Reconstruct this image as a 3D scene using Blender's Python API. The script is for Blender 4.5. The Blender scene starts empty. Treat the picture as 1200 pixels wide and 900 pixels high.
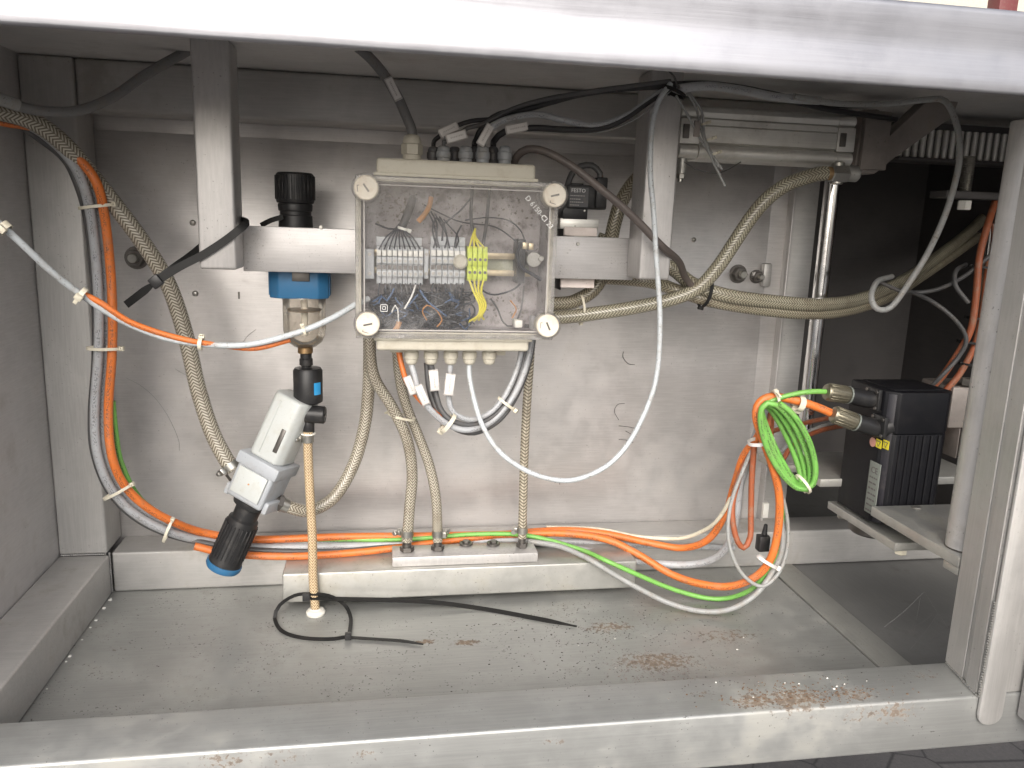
import bpy, bmesh, math, random
import numpy as np
from mathutils import Vector, Matrix
random.seed(7)
RAD = math.radians
S = bpy.context.scene
COL = S.collection

# ------------------------------------------------------------------ camera
FPX = 923.55
def cam_axes():
    p, y, r = RAD(11.494), RAD(9.680), RAD(1.995)
    f = np.array([math.sin(y)*math.cos(p), math.cos(y)*math.cos(p), -math.sin(p)])
    rt = np.array([math.cos(y), -math.sin(y), 0.0]); up = np.cross(rt, f)
    rt2 = rt*math.cos(r) + up*math.sin(r); up2 = np.cross(rt2, f)
    return rt2, up2, f
RT, UP, FW = cam_axes()
cd = bpy.data.cameras.new('camera'); cam = bpy.data.objects.new('camera', cd); COL.objects.link(cam)
m = Matrix.Identity(4)
for i in range(3):
    m[i][0] = RT[i]; m[i][1] = UP[i]; m[i][2] = -FW[i]
cam.matrix_world = m
cd.sensor_fit = 'HORIZONTAL'; cd.sensor_width = 36.0; cd.lens = FPX/1200*36.0
cd.clip_start = 0.02; cd.clip_end = 500
S.camera = cam

# ------------------------------------------------------------------ light
SUN_EL, SUN_AZ = 33, 14      # degrees; azimuth: sun stands behind the camera, a little to the left
w = bpy.data.worlds.new('World'); S.world = w; w.use_nodes = True
nt = w.node_tree; nt.nodes.clear()
sky = nt.nodes.new('ShaderNodeTexSky'); sky.sky_type = 'NISHITA'; sky.sun_disc = False
sky.sun_elevation = RAD(SUN_EL); sky.sun_rotation = RAD(180+SUN_AZ); sky.dust_density = 5.0; sky.air_density = 1.0; sky.ozone_density = 1.0
bg = nt.nodes.new('ShaderNodeBackground'); bg.inputs[1].default_value = 0.15
wo = nt.nodes.new('ShaderNodeOutputWorld')
hsv = nt.nodes.new('ShaderNodeHueSaturation'); hsv.inputs['Saturation'].default_value = 0.45
nt.links.new(sky.outputs[0], hsv.inputs['Color']); nt.links.new(hsv.outputs[0], bg.inputs[0]); nt.links.new(bg.outputs[0], wo.inputs[0])
sd = bpy.data.lights.new('sun', 'SUN'); sd.energy = 1.0; sd.angle = RAD(65); sd.color = (1.0, 0.975, 0.95)
sun = bpy.data.objects.new('sun', sd); COL.objects.link(sun)
az = RAD(SUN_AZ)
sdir = Vector((math.sin(-az)*math.cos(RAD(SUN_EL)), -math.cos(az)*math.cos(RAD(SUN_EL)), math.sin(RAD(SUN_EL))))
sun.rotation_euler = sdir.to_track_quat('Z', 'Y').to_euler()
sun.location = sdir*5
vs = S.view_settings
S.display_settings.display_device = 'sRGB'
vs.view_transform = 'Standard'; vs.look = 'None'; vs.exposure = .82; vs.gamma = 1.0; vs.use_curve_mapping = False
S.cycles.max_bounces = 10; S.cycles.diffuse_bounces = 5; S.cycles.glossy_bounces = 5
S.cycles.transparent_max_bounces = 24
S.cycles.use_denoising = True
S.cycles.sample_clamp_indirect = 4.0

# ------------------------------------------------------------------ place a photo point on a real plane
def at(px, py, X=None, Y=None, Z=None):
    d = (px-600)*RT - (py-450)*UP + FPX*FW
    s = X/d[0] if X is not None else (Y/d[1] if Y is not None else Z/d[2])
    return Vector(d*s)
def P(*pts): return [at(x, y, Y=Y) for x, y, Y in pts]

# ------------------------------------------------------------------ materials
def ramp(nt, src, a, b):
    n = nt.nodes.new('ShaderNodeMapRange'); n.interpolation_type = 'SMOOTHSTEP'
    n.inputs['From Min'].default_value = a; n.inputs['From Max'].default_value = b
    nt.links.new(src, n.inputs['Value']); return n.outputs['Result']
def noise(nt, co, scale, detail=4, rough=0.55):
    n = nt.nodes.new('ShaderNodeTexNoise'); n.inputs['Scale'].default_value = scale
    n.inputs['Detail'].default_value = detail; n.inputs['Roughness'].default_value = rough
    nt.links.new(co, n.inputs['Vector']); return n.outputs['Fac']
def mth(nt, op, a, b=None, c=None):
    n = nt.nodes.new('ShaderNodeMath'); n.operation = op
    for i, v in enumerate((a, b, c)):
        if v is None: continue
        if isinstance(v, (int, float)): n.inputs[i].default_value = v
        else: nt.links.new(v, n.inputs[i])
    return n.outputs[0]
def mixc(nt, f, a, b):
    n = nt.nodes.new('ShaderNodeMix'); n.data_type = 'RGBA'
    if isinstance(f, (int, float)): n.inputs[0].default_value = f
    else: nt.links.new(f, n.inputs[0])
    for i, v in ((6, a), (7, b)):
        if isinstance(v, (tuple, list)): n.inputs[i].default_value = (*v[:3], 1)
        else: nt.links.new(v, n.inputs[i])
    return n.outputs[2]
def vscale(nt, co, s):
    n = nt.nodes.new('ShaderNodeVectorMath'); n.operation = 'MULTIPLY'; nt.links.new(co, n.inputs[0])
    n.inputs[1].default_value = s; return n.outputs[0]
def base(name):
    m = bpy.data.materials.new(name); m.use_nodes = True
    nt = m.node_tree; b = nt.nodes['Principled BSDF']
    return m, nt, b
def bump(nt, b, h, strength, dist=0.001):
    n = nt.nodes.new('ShaderNodeBump'); n.inputs['Strength'].default_value = strength; n.inputs['Distance'].default_value = dist
    nt.links.new(h, n.inputs['Height']); nt.links.new(n.outputs[0], b.inputs['Normal'])

def steel(name, tone=(.56, .55, .53), rough=.38, metal=.9, grain=(40, 40, 900), speck=.5, dirt=.35, rust=(), dirtcol=(.20, .17, .13), sth=.68):
    """blasted / brushed stainless with blotches, speckles and, where asked, patches of rust dust"""
    m, nt, b = base(name)
    g = nt.nodes.new('ShaderNodeNewGeometry'); co = g.outputs['Position']
    big = noise(nt, co, 5.0, 5); mid = noise(nt, co, 26.0, 5, .65)
    fine = noise(nt, vscale(nt, co, grain), 1.0, 3, .6)
    sp = noise(nt, co, 520.0 if 'crossbar' in name else 330.0, 2, .5)
    dark = tuple(c*.80 for c in tone)
    c = mixc(nt, ramp(nt, mth(nt, 'ADD', mth(nt, 'MULTIPLY', big, .6), mth(nt, 'MULTIPLY', mid, .4)), .40, .62), dark, tone)
    c = mixc(nt, mth(nt, 'MULTIPLY', ramp(nt, fine, .35, .7), .25), c, tuple(min(1, t*1.18) for t in tone))
    dm = ramp(nt, mth(nt, 'ADD', mth(nt, 'MULTIPLY', big, .5), mth(nt, 'MULTIPLY', mid, .5)), .50, .66)
    c = mixc(nt, mth(nt, 'MULTIPLY', dm, dirt), c, dirtcol)
    spm = mth(nt, 'MULTIPLY', ramp(nt, sp, sth, sth+.04), mth(nt, 'MULTIPLY', ramp(nt, mid, .42, .62), speck))
    c = mixc(nt, spm, c, (.05, .045, .04))
    rr = mth(nt, 'ADD', mth(nt, 'MULTIPLY', mid, .22), rough-.11)
    rr = mth(nt, 'ADD', rr, mth(nt, 'MULTIPLY', dm, dirt*.25))
    met = mth(nt, 'SUBTRACT', metal, mth(nt, 'MULTIPLY', dm, dirt*.6))
    if rust:
        tot = None
        for (x, y, z, r, s) in rust:
            d = nt.nodes.new('ShaderNodeVectorMath'); d.operation = 'DISTANCE'
            sc = nt.nodes.new('ShaderNodeVectorMath'); sc.operation = 'MULTIPLY'; sc.inputs[1].default_value = (1, 2.4, 2.4)
            nt.links.new(co, sc.inputs[0]); nt.links.new(sc.outputs[0], d.inputs[0]); d.inputs[1].default_value = (x, y*2.4, z*2.4)
            v = mth(nt, 'MULTIPLY', ramp(nt, d.outputs['Value'], r, r*.15), s)
            tot = v if tot is None else mth(nt, 'MAXIMUM', tot, v)
        rn = noise(nt, co, 160.0, 4, .7)
        rm = ramp(nt, mth(nt, 'ADD', rn, mth(nt, 'MULTIPLY', tot, .30)), .62, .74)
        rm = mth(nt, 'MULTIPLY', rm, ramp(nt, tot, 0.0, .35))
        c = mixc(nt, mth(nt, 'MULTIPLY', rm, .8), c, mixc(nt, ramp(nt, rn, .4, .7), (.20, .125, .065), (.07, .045, .028)))
        met = mth(nt, 'MULTIPLY', met, mth(nt, 'SUBTRACT', 1.0, rm)); rr = mth(nt, 'ADD', rr, mth(nt, 'MULTIPLY', rm, .3))
    nt.links.new(c, b.inputs['Base Color']); nt.links.new(rr, b.inputs['Roughness']); nt.links.new(met, b.inputs['Metallic'])
    bump(nt, b, mth(nt, 'ADD', mth(nt, 'MULTIPLY', fine, .6), mth(nt, 'MULTIPLY', mid, .8)), .25, .0006)
    return m

def plastic(name, col, rough=.4, dirt=.3, dirtcol=(.22, .18, .13), metal=0, scale=60, coat=0, bmp=.1):
    m, nt, b = base(name)
    g = nt.nodes.new('ShaderNodeNewGeometry'); co = g.outputs['Position']
    n1 = noise(nt, co, scale, 5, .65); n2 = noise(nt, co, 420, 2)
    c = mixc(nt, mth(nt, 'MULTIPLY', ramp(nt, n1, .48, .70), dirt), col, dirtcol)
    c = mixc(nt, mth(nt, 'MULTIPLY', ramp(nt, n2, .66, .72), dirt*.9), c, tuple(d*.4 for d in dirtcol))
    nt.links.new(c, b.inputs['Base Color'])
    nt.links.new(mth(nt, 'ADD', mth(nt, 'MULTIPLY', n1, .3), rough-.12), b.inputs['Roughness'])
    b.inputs['Metallic'].default_value = metal; b.inputs['Coat Weight'].default_value = coat
    bump(nt, b, n1, bmp, .0008)
    return m

def cable_mat(name, col, rough=.42, dirt=.35, prints=0.0, printcol=(.02, .02, .02), dirtcol=(.24, .19, .14)):
    m, nt, b = base(name)
    g = nt.nodes.new('ShaderNodeNewGeometry'); co = g.outputs['Position']
    uv = nt.nodes.new('ShaderNodeUVMap'); sep = nt.nodes.new('ShaderNodeSeparateXYZ'); nt.links.new(uv.outputs[0], sep.inputs[0])
    n1 = noise(nt, co, 70, 5, .7); n2 = noise(nt, co, 380, 2)
    c = mixc(nt, mth(nt, 'MULTIPLY', ramp(nt, n1, .46, .70), dirt), col, dirtcol)
    c = mixc(nt, mth(nt, 'MULTIPLY', ramp(nt, n2, .62, .68), dirt*1.3), c, (.10, .08, .06))
    if prints:
        band = mth(nt, 'LESS_THAN', mth(nt, 'ABSOLUTE', mth(nt, 'SUBTRACT', sep.outputs[0], .52)), .055)
        cmb = nt.nodes.new('ShaderNodeCombineXYZ'); nt.links.new(mth(nt, 'MULTIPLY', sep.outputs[1], 420), cmb.inputs[0])
        nt.links.new(mth(nt, 'MULTIPLY', sep.outputs[0], 30), cmb.inputs[1])
        nn = nt.nodes.new('ShaderNodeTexNoise'); nn.inputs['Scale'].default_value = 1.0; nn.inputs['Detail'].default_value = 1
        nt.links.new(cmb.outputs[0], nn.inputs['Vector'])
        cm2 = nt.nodes.new('ShaderNodeCombineXYZ'); nt.links.new(mth(nt, 'MULTIPLY', sep.outputs[1], 22), cm2.inputs[0])
        n3 = nt.nodes.new('ShaderNodeTexNoise'); n3.inputs['Scale'].default_value = 1.0; nt.links.new(cm2.outputs[0], n3.inputs['Vector'])
        f = mth(nt, 'MULTIPLY', mth(nt, 'MULTIPLY', band, ramp(nt, nn.outputs['Fac'], .50, .54)), mth(nt, 'MULTIPLY', ramp(nt, n3.outputs['Fac'], .47, .50), prints))
        c = mixc(nt, f, c, printcol)
    nt.links.new(c, b.inputs['Base Color'])
    nt.links.new(mth(nt, 'ADD', mth(nt, 'MULTIPLY', n1, .3), rough-.12), b.inputs['Roughness'])
    bump(nt, b, n1, .15, .0006)
    return m

def braid_mat(name, gap=(.12, .10, .07), yarn=(.45, .42, .35), dirt=.35, period=.0044, lobes=5, amp=2.6):
    """clear PVC pressure hose, yarn laid in chevrons below a glossy skin"""
    m, nt, b = base(name)
    uv = nt.nodes.new('ShaderNodeUVMap'); sep = nt.nodes.new('ShaderNodeSeparateXYZ'); nt.links.new(uv.outputs[0], sep.inputs[0])
    u, v = sep.outputs[0], sep.outputs[1]
    tri = mth(nt, 'ABSOLUTE', mth(nt, 'SUBTRACT', mth(nt, 'FRACT', mth(nt, 'MULTIPLY', u, lobes)), .5))
    ph = mth(nt, 'FRACT', mth(nt, 'ADD', mth(nt, 'MULTIPLY', v, 1/period), mth(nt, 'MULTIPLY', tri, amp)))
    st = ramp(nt, mth(nt, 'ABSOLUTE', mth(nt, 'SUBTRACT', ph, .5)), .34, .17)
    seam = ramp(nt, tri, .0, .09)
    st = mth(nt, 'MULTIPLY', st, mth(nt, 'ADD', .35, mth(nt, 'MULTIPLY', seam, .65)))
    g = nt.nodes.new('ShaderNodeNewGeometry'); n1 = noise(nt, g.outputs['Position'], 45, 5, .7)
    c = mixc(nt, st, gap, yarn)
    c = mixc(nt, mth(nt, 'MULTIPLY', ramp(nt, n1, .45, .68), dirt), c, (.12, .09, .06))
    nt.links.new(c, b.inputs['Base Color'])
    nt.links.new(mth(nt, 'ADD', mth(nt, 'MULTIPLY', n1, .3), .22), b.inputs['Roughness'])
    b.inputs['Subsurface Weight'].default_value = 0.0
    b.inputs['Coat Weight'].default_value = .35; b.inputs['Coat Roughness'].default_value = .22
    bump(nt, b, st, .35, .0006)
    return m

def clear(name, tint=(.96, .96, .95), haze=.08, hazecol=(.5, .48, .45), rough=.06, gloss=.6):
    """thin clear plastic: see-through, fresnel gloss, a film of dust and scuffs, on the lid also painted glare"""
    m = bpy.data.materials.new(name); m.use_nodes = True; nt = m.node_tree; nt.nodes.clear()
    g = nt.nodes.new('ShaderNodeNewGeometry'); co = g.outputs['Position']
    n1 = noise(nt, co, 30, 6, .7); n2 = noise(nt, vscale(nt, co, (300, 300, 60)), 1, 3)
    tr = nt.nodes.new('ShaderNodeBsdfTransparent'); tr.inputs[0].default_value = (*tint, 1)
    gl = nt.nodes.new('ShaderNodeBsdfGlossy'); gl.inputs['Roughness'].default_value = rough
    gl.inputs[0].default_value = (1, 1, 1, 1)
    fr = nt.nodes.new('ShaderNodeFresnel'); fr.inputs[0].default_value = 1.5
    df = nt.nodes.new('ShaderNodeBsdfDiffuse'); df.inputs[0].default_value = (*hazecol, 1)
    m1 = nt.nodes.new('ShaderNodeMixShader'); nt.links.new(mth(nt, 'MULTIPLY', fr.outputs[0], gloss), m1.inputs[0])
    nt.links.new(tr.outputs[0], m1.inputs[1]); nt.links.new(gl.outputs[0], m1.inputs[2])
    f = mth(nt, 'ADD', haze*.5, mth(nt, 'MULTIPLY', ramp(nt, mth(nt, 'ADD', mth(nt, 'MULTIPLY', n1, .8), mth(nt, 'MULTIPLY', n2, .2)), .45, .7), haze*1.6))
    m2 = nt.nodes.new('ShaderNodeMixShader'); nt.links.new(f, m2.inputs[0]); nt.links.new(m1.outputs[0], m2.inputs[1]); nt.links.new(df.outputs[0], m2.inputs[2])
    o = nt.nodes.new('ShaderNodeOutputMaterial'); nt.links.new(m2.outputs[0], o.inputs[0])
    return m

def asphalt():
    m, nt, b = base('asphalt')
    g = nt.nodes.new('ShaderNodeNewGeometry'); co = g.outputs['Position']
    n1 = noise(nt, co, 90, 6, .7); n2 = noise(nt, co, 3, 5, .6)
    vo = nt.nodes.new('ShaderNodeTexVoronoi'); vo.feature = 'DISTANCE_TO_EDGE'; vo.inputs['Scale'].default_value = 4.5
    nt.links.new(co, vo.inputs['Vector'])
    c = mixc(nt, n1, (.028, .026, .027), (.075, .07, .068))
    c = mixc(nt, mth(nt, 'MULTIPLY', ramp(nt, n2, .4, .7), .5), c, (.03, .027, .03))
    c = mixc(nt, ramp(nt, vo.outputs['Distance'], .02, .0), c, (.012, .011, .012))
    nt.links.new(c, b.inputs['Base Color']); b.inputs['Roughness'].default_value = .8
    bump(nt, b, n1, .8, .004)
    return m

fl_rust = []
for (x, y, r, s) in ((545, 753, .03, .9), (498, 752, .025, .9), (770, 775, .09, .75), (715, 735, .06, .7), (850, 745, .08, .5), (140, 760, .03, .3), (260, 760, .03, .2)):
    q = at(x, y, Z=-.526); fl_rust.append((q.x, q.y, q.z, r, s))
sl_rust = []
for (x, y, r, s) in ((930, 818, .075, .75), (1000, 812, .05, .6), (885, 820, .05, .8), (1080, 790, .04, .4), (820, 812, .03, .4)):
    q = at(x, y, Z=-.466); sl_rust.append((q.x, q.y, q.z, r, s))
for (x, y, r, s) in ((1010, 838, .045, .4), (330, 887, .04, .35), (430, 885, .03, .4), (1050, 835, .05, .6), (260, 893, .04, .5), (650, 868, .02, .4)):
    q = at(x, y, Y=.651); sl_rust.append((q.x, q.y, q.z, r, s))
M = {}
M['ceil'] = steel('steel_roof_sheet', (.66, .65, .64), .55, .35, (30, 400, 30), .3, .25)
M['wall'] = steel('steel_back_sheet', (.64, .62, .61), .38, .62, (26, 26, 620), .35, .2)
M['framev'] = steel('steel_frame_post', (.49, .48, .465), .48, .4, (420, 420, 20), .5, .3)
M['side'] = steel('steel_side_sheet', (.56, .545, .54), .5, .5, (30, 30, 500), .3, .3)
M['frame'] = steel('steel_frame_tube', (.50, .49, .475), .46, .5, (20, 420, 420), .5, .45)
M['floor'] = steel('steel_floor_sheet', (.40, .405, .39), .50, .6, (16, 600, 600), .9, .5, fl_rust, (.20, .19, .16), .655)
M['strip'] = steel('steel_floor_strip', (.33, .33, .31), .5, .5, (600, 16, 600), .8, .5)
M['darkfloor'] = steel('steel_floor_dark', (.17, .17, .165), .62, .3, (600, 16, 600), .7, .6, (), (.06, .055, .05))  # darker tone than the main floor sheet
M['sill'] = steel('steel_sill', (.39, .395, .385), .46, .55, (14, 500, 500), .8, .3, sl_rust, (.34, .32, .26))
M['header'] = steel('steel_header', (.34, .34, .365), .42, .75, (12, 500, 500), .05, .03)
M['bracket'] = steel('steel_bracket', (.55, .535, .525), .48, .6, (300, 300, 30), .6, .4, sth=.66)
M['rail'] = steel('steel_crossbar', (.56, .545, .54), .48, .55, (20, 300, 500), .7, .4, sth=.645)
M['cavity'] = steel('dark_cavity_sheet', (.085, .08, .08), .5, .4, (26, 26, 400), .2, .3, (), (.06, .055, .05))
M['alu'] = steel('aluminium_profile', (.70, .69, .65), .40, .65, (10, 500, 500), .4, .35)
M['plate'] = steel('machined_plate', (.47, .465, .44), .42, .66, (60, 60, 60), .6, .45, (), (.22, .19, .12))
M['chrome'] = steel('polished_rod', (.80, .80, .80), .16, 1.0, (300, 300, 20), .4, .1)
M['castiron'] = steel('painted_arm', (.28, .25, .23), .5, .35, (90, 90, 90), .4, .5)
M['bolt'] = steel('bolt_steel', (.42, .41, .38), .34, .9, (90, 90, 90), .5, .4)
M['darkbolt'] = steel('dark_bolt_steel', (.16, .15, .14), .4, .8, (90, 90, 90), .5, .4)
M['knurl'] = steel('dirty_nickel_sleeve', (.24, .22, .165), .42, .8, (500, 120, 120), .9, .6, (), (.16, .12, .06))
M['brass'] = plastic('brass', (.40, .26, .13), .4, .5, metal=.9)
M['black'] = plastic('black_plastic', (.018, .018, .019), .38, .22, (.10, .09, .08))
M['black'].node_tree.nodes['Principled BSDF'].inputs['Specular IOR Level'].default_value = .35
M['blackmat'] = plastic('black_anodised_housing', (.006, .006, .008), .5, .10, (.05, .045, .04))
M['blackmat'].node_tree.nodes['Principled BSDF'].inputs['Specular IOR Level'].default_value = .25
M['motor_edge'] = plastic('lighter_chamfer', (.013, .012, .017), .45, .3, (.08, .07, .065))  # slightly lighter black than the motor housing
M['rubber'] = plastic('black_tie_nylon', (.012, .012, .012), .5, .10, (.07, .06, .05))
M['rubber'].node_tree.nodes['Principled BSDF'].inputs['Specular IOR Level'].default_value = .3
M['blue'] = plastic('blue_collar', (.025, .13, .27), .45, .2, (.10, .12, .14))
M['bluelabel'] = plastic('blue_label', (.03, .30, .62), .45, .1)
M['beige'] = plastic('box_beige', (.52, .49, .41), .5, .28, (.30, .25, .18))
M['cream'] = plastic('cream_screw', (.66, .61, .52), .45, .3, (.40, .28, .17))
M['boxweb'] = plastic('rail_web', (.34, .35, .27), .5, .4, (.2, .18, .13))
M['boxin'] = plastic('box_inside_grey', (.40, .37, .37), .6, .85, (.12, .095, .095), scale=48)
M['greyplastic'] = plastic('grey_terminal', (.50, .52, .54), .45, .2, (.3, .28, .26))
M['whiteplastic'] = plastic('white_marker', (.78, .77, .72), .45, .22, (.35, .30, .24))
M['gland'] = plastic('grey_gland', (.23, .24, .25), .45, .3)
M['darkgland'] = plastic('dark_gland', (.07, .07, .075), .45, .3)
M['yelgreen'] = plastic('earth_terminal', (.62, .72, .06), .42, .22, (.25, .28, .05))
M['din'] = plastic('galvanised_rail', (.62, .52, .36), .35, .3, metal=.7)
M['regwhite'] = plastic('regulator_white', (.45, .47, .46), .42, .22, (.34, .30, .22))
M['reggrey'] = plastic('regulator_grey', (.34, .36, .385), .45, .3, (.25, .22, .18))
M['tie'] = plastic('natural_nylon_tie', (.62, .58, .47), .42, .35, (.30, .24, .16))
M['label'] = plastic('sleeve_label', (.60, .58, .56), .5, .25, (.36, .30, .26))
M['labelclip'] = plastic('marker_carrier', (.40, .38, .36), .4, .3)
M['print'] = plastic('print_dark', (.10, .09, .09), .6, .1)
M['printw'] = plastic('print_white', (.75, .75, .74), .5, .1)
M['yellow'] = plastic('yellow_sticker', (.72, .62, .03), .5, .2)
M['pink'] = plastic('faded_red_sticker', (.62, .30, .24), .5, .2)
M['nameplate'] = plastic('grey_nameplate', (.20, .22, .20), .45, .3, (.12, .12, .10), metal=.2)
M['pinkwhite'] = plastic('white_valve_end', (.74, .66, .62), .5, .2, (.4, .3, .25))
M['red'] = plastic('red_paint', (.14, .03, .03), .5, .2)
M['copper'] = plastic('copper_orange', (.50, .24, .08), .5, .4)
M['rustc'] = plastic('rust_crumb', (.13, .075, .04), .8, .3)
M['pvcwhite'] = plastic('white_grommet', (.68, .66, .60), .5, .3)
M['lens'] = clear('clear_lid', (.97, .97, .97), .075, (.56, .55, .55), .08, .6)  # pale haze holds dust plus a soft glare painted into the lid
M['lensedge'] = clear('lid_edge', (.97, .97, .97), .22, (.70, .68, .66), .2, .25)
M['bowl'] = clear('amber_clear_bowl', (.88, .85, .80), .18, (.50, .46, .40), .10, .9)
M['hose'] = braid_mat('braided_hose')
M['hosethin'] = braid_mat('thin_braided_hose', (.12, .10, .07), (.48, .435, .345), .3, .0048, 3, 1.6)
M['hosetan'] = braid_mat('tan_braided_hose', (.24, .15, .07), (.62, .50, .33), .15, .0042)
M['hosedark'] = braid_mat('grimy_braided_hose', (.10, .085, .055), (.36, .33, .25), .5, .0044)
M['hoseyel'] = braid_mat('yellowed_braided_hose', (.10, .09, .06), (.40, .375, .29), .45, .0044)
M['grey'] = cable_mat('grey_cable', (.36, .37, .385), .45, .3, .5)
M['lgrey'] = cable_mat('light_grey_cable', (.28, .285, .28), .45, .45)
M['white'] = cable_mat('white_cable', (.46, .49, .51), .40, .4)
M['creamc'] = cable_mat('cream_cable', (.62, .58, .46), .4, .3)
M['dgrey'] = cable_mat('dark_grey_cable', (.075, .075, .077), .45, .35, dirtcol=(.13, .11, .09))
M['mgrey'] = cable_mat('mid_grey_cable', (.17, .17, .17), .48, .35)
M['brownc'] = cable_mat('worn_brown_grey_cable', (.09, .075, .07), .45, .5, dirtcol=(.16, .13, .11))
M['blackc'] = cable_mat('black_cable', (.018, .018, .02), .45, .25, dirtcol=(.08, .07, .06))
M['orange'] = cable_mat('orange_cable', (.62, .16, .03), .45, .35, .6)
M['dorange'] = cable_mat('dull_orange_cable', (.30, .085, .035), .5, .5)
M['green'] = cable_mat('green_cable', (.16, .40, .08), .42, .3, .8)
M['wblue'] = cable_mat('blue_wire', (.05, .10, .20), .4, .2)
M['wblack'] = cable_mat('black_wire', (.020, .024, .034), .4, .25, dirtcol=(.08, .07, .07))
M['wwhite'] = cable_mat('white_wire', (.75, .74, .72), .4, .1)
M['wyel'] = cable_mat('yellow_green_wire', (.70, .62, .05), .4, .15)
M['worange'] = cable_mat('brown_orange_wire', (.45, .20, .06), .4, .2)
M['asphalt'] = asphalt()

# ------------------------------------------------------------------ mesh helpers
ORG = {}
def frame(o, z, x=None):
    z = Vector(z).normalized()
    h = Vector(x) if x is not None else (Vector((1, 0, 0)) if abs(z.x) < .9 else Vector((0, 1, 0)))
    y = z.cross(h).normalized(); x = y.cross(z)
    mm = Matrix.Identity(4)
    for i in range(3): mm[i][0] = x[i]; mm[i][1] = y[i]; mm[i][2] = z[i]; mm[i][3] = o[i]
    return mm
def smooth_path(pts, step=.006, closed=False):
    pts = [Vector(p) for p in pts]; n = len(pts); out = []
    g = lambda i: pts[i % n] if closed else (pts[i] if 0 <= i < n else (pts[0]*2-pts[1] if i < 0 else pts[-1]*2-pts[-2]))
    for i in range(n if closed else n-1):
        a, b, c, d = g(i-1), g(i), g(i+1), g(i+2)
        k = max(1, int((c-b).length/step))
        for j in range(k):
            t = j/k
            out.append(.5*((2*b) + (c-a)*t + (2*a-5*b+4*c-d)*t*t + (3*b-a-3*c+d)*t**3))
    if not closed: out.append(pts[-1])
    return out
class MB:
    def __init__(s): s.v = []; s.f = []; s.uv = None; s.fuv = []
    def add(s, vs, fs, M=None, uvs=None):
        o = len(s.v)
        s.v += [(M @ Vector(v)) if M is not None else Vector(v) for v in vs]
        for i, f in enumerate(fs):
            s.f.append([o+k for k in f]); s.fuv.append(uvs[i] if uvs else None)
        return s
    def bm(s, b, M=None):
        b.verts.ensure_lookup_table(); b.verts.index_update()
        s.add([v.co.copy() for v in b.verts], [[v.index for v in f.verts] for f in b.faces], M); b.free(); return s
    def box(s, lo, hi, bev=0, M=None, seg=2):
        lo = Vector(lo); hi = Vector(hi); b = bmesh.new(); bmesh.ops.create_cube(b, size=1)
        for v in b.verts:
            v.co = Vector([(lo[i]+hi[i])/2 + v.co[i]*(hi[i]-lo[i]) for i in range(3)])
        if bev: bmesh.ops.bevel(b, geom=list(b.edges), offset=bev, segments=seg, profile=.5, affect='EDGES')
        return s.bm(b, M)
    def prism(s, poly, h, M=None, bev=0, seg=2):
        b = bmesh.new(); lo = [b.verts.new((x, y, 0)) for x, y in poly]; hi = [b.verts.new((x, y, h)) for x, y in poly]
        b.faces.new(lo[::-1]); b.faces.new(hi); n = len(poly)
        for i in range(n): b.faces.new((lo[i], lo[(i+1) % n], hi[(i+1) % n], hi[i]))
        bmesh.ops.recalc_face_normals(b, faces=b.faces)
        if bev: bmesh.ops.bevel(b, geom=list(b.edges), offset=bev, segments=seg, profile=.5, affect='EDGES')
        return s.bm(b, M)
    def lathe(s, prof, M=None, n=24, a0=0):
        vs = []; fs = []
        for r, h in prof:
            for k in range(n):
                a = 2*math.pi*k/n+a0; vs.append((r*math.cos(a), r*math.sin(a), h))
        for i in range(len(prof)-1):
            for k in range(n):
                a, b = i*n+k, i*n+(k+1) % n; fs.append((a, b, b+n, a+n))
        if prof[0][0] > 1e-6: fs.append(tuple(range(n))[::-1])
        if prof[-1][0] > 1e-6: fs.append(tuple((len(prof)-1)*n+k for k in range(n)))
        return s.add(vs, fs, M)
    def cyl(s, a, b, r, n=20, bev=0, r2=None):
        a = Vector(a); b = Vector(b); L = (b-a).length; r2 = r if r2 is None else r2
        pr = [(r-bev, 0), (r, bev), (r2, L-bev), (r2-bev, L)] if bev else [(r, 0), (r2, L)]
        return s.lathe(pr, frame(a, b-a), n)
    def hexnut(s, a, b, r, n=6): return s.cyl(a, b, r, n, .0006)
    def tube(s, pts, r, n=12, step=.006, closed=False, smooth=True, wob=0):
        p = smooth_path(pts, step, closed) if smooth else [Vector(q) for q in pts]
        N = len(p); up = None; vs = []; L = 0; Ls = [0]
        for i in range(N):
            if closed: t = (p[(i+1) % N]-p[i-1]).normalized()
            else: t = (p[min(i+1, N-1)]-p[max(i-1, 0)]).normalized()
            if up is None:
                up = Vector((0, -1, 0)) if abs(t.y) < .9 else Vector((0, 0, 1))
            up = (up - t*up.dot(t)).normalized(); sd = t.cross(up)
            if i: L += (p[i]-p[i-1]).length; Ls.append(L)
            rr = r*(1+wob*math.sin(L*60)) if not callable(r) else r(L)
            for k in range(n):
                a = 2*math.pi*k/n; vs.append(p[i] + (up*math.cos(a+math.pi)+sd*math.sin(a+math.pi))*rr)
        fs = []; uvs = []; R = N if closed else N-1
        for i in range(R):
            l0 = Ls[i]; l1 = Ls[i+1] if i+1 < N else L+(p[0]-p[-1]).length
            for k in range(n):
                j = (k+1) % n; i2 = (i+1) % N
                fs.append((i*n+k, i*n+j, i2*n+j, i2*n+k))
                uvs.append(((k/n, l0), ((k+1)/n, l0), ((k+1)/n, l1), (k/n, l1)))
        if not closed:
            fs.append(tuple(range(n))[::-1]); uvs.append([(0, 0)]*n)
            fs.append(tuple((N-1)*n+k for k in range(n))); uvs.append([(0, 0)]*n)
        s.uv = True
        return s.add(vs, fs, None, uvs)
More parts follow.
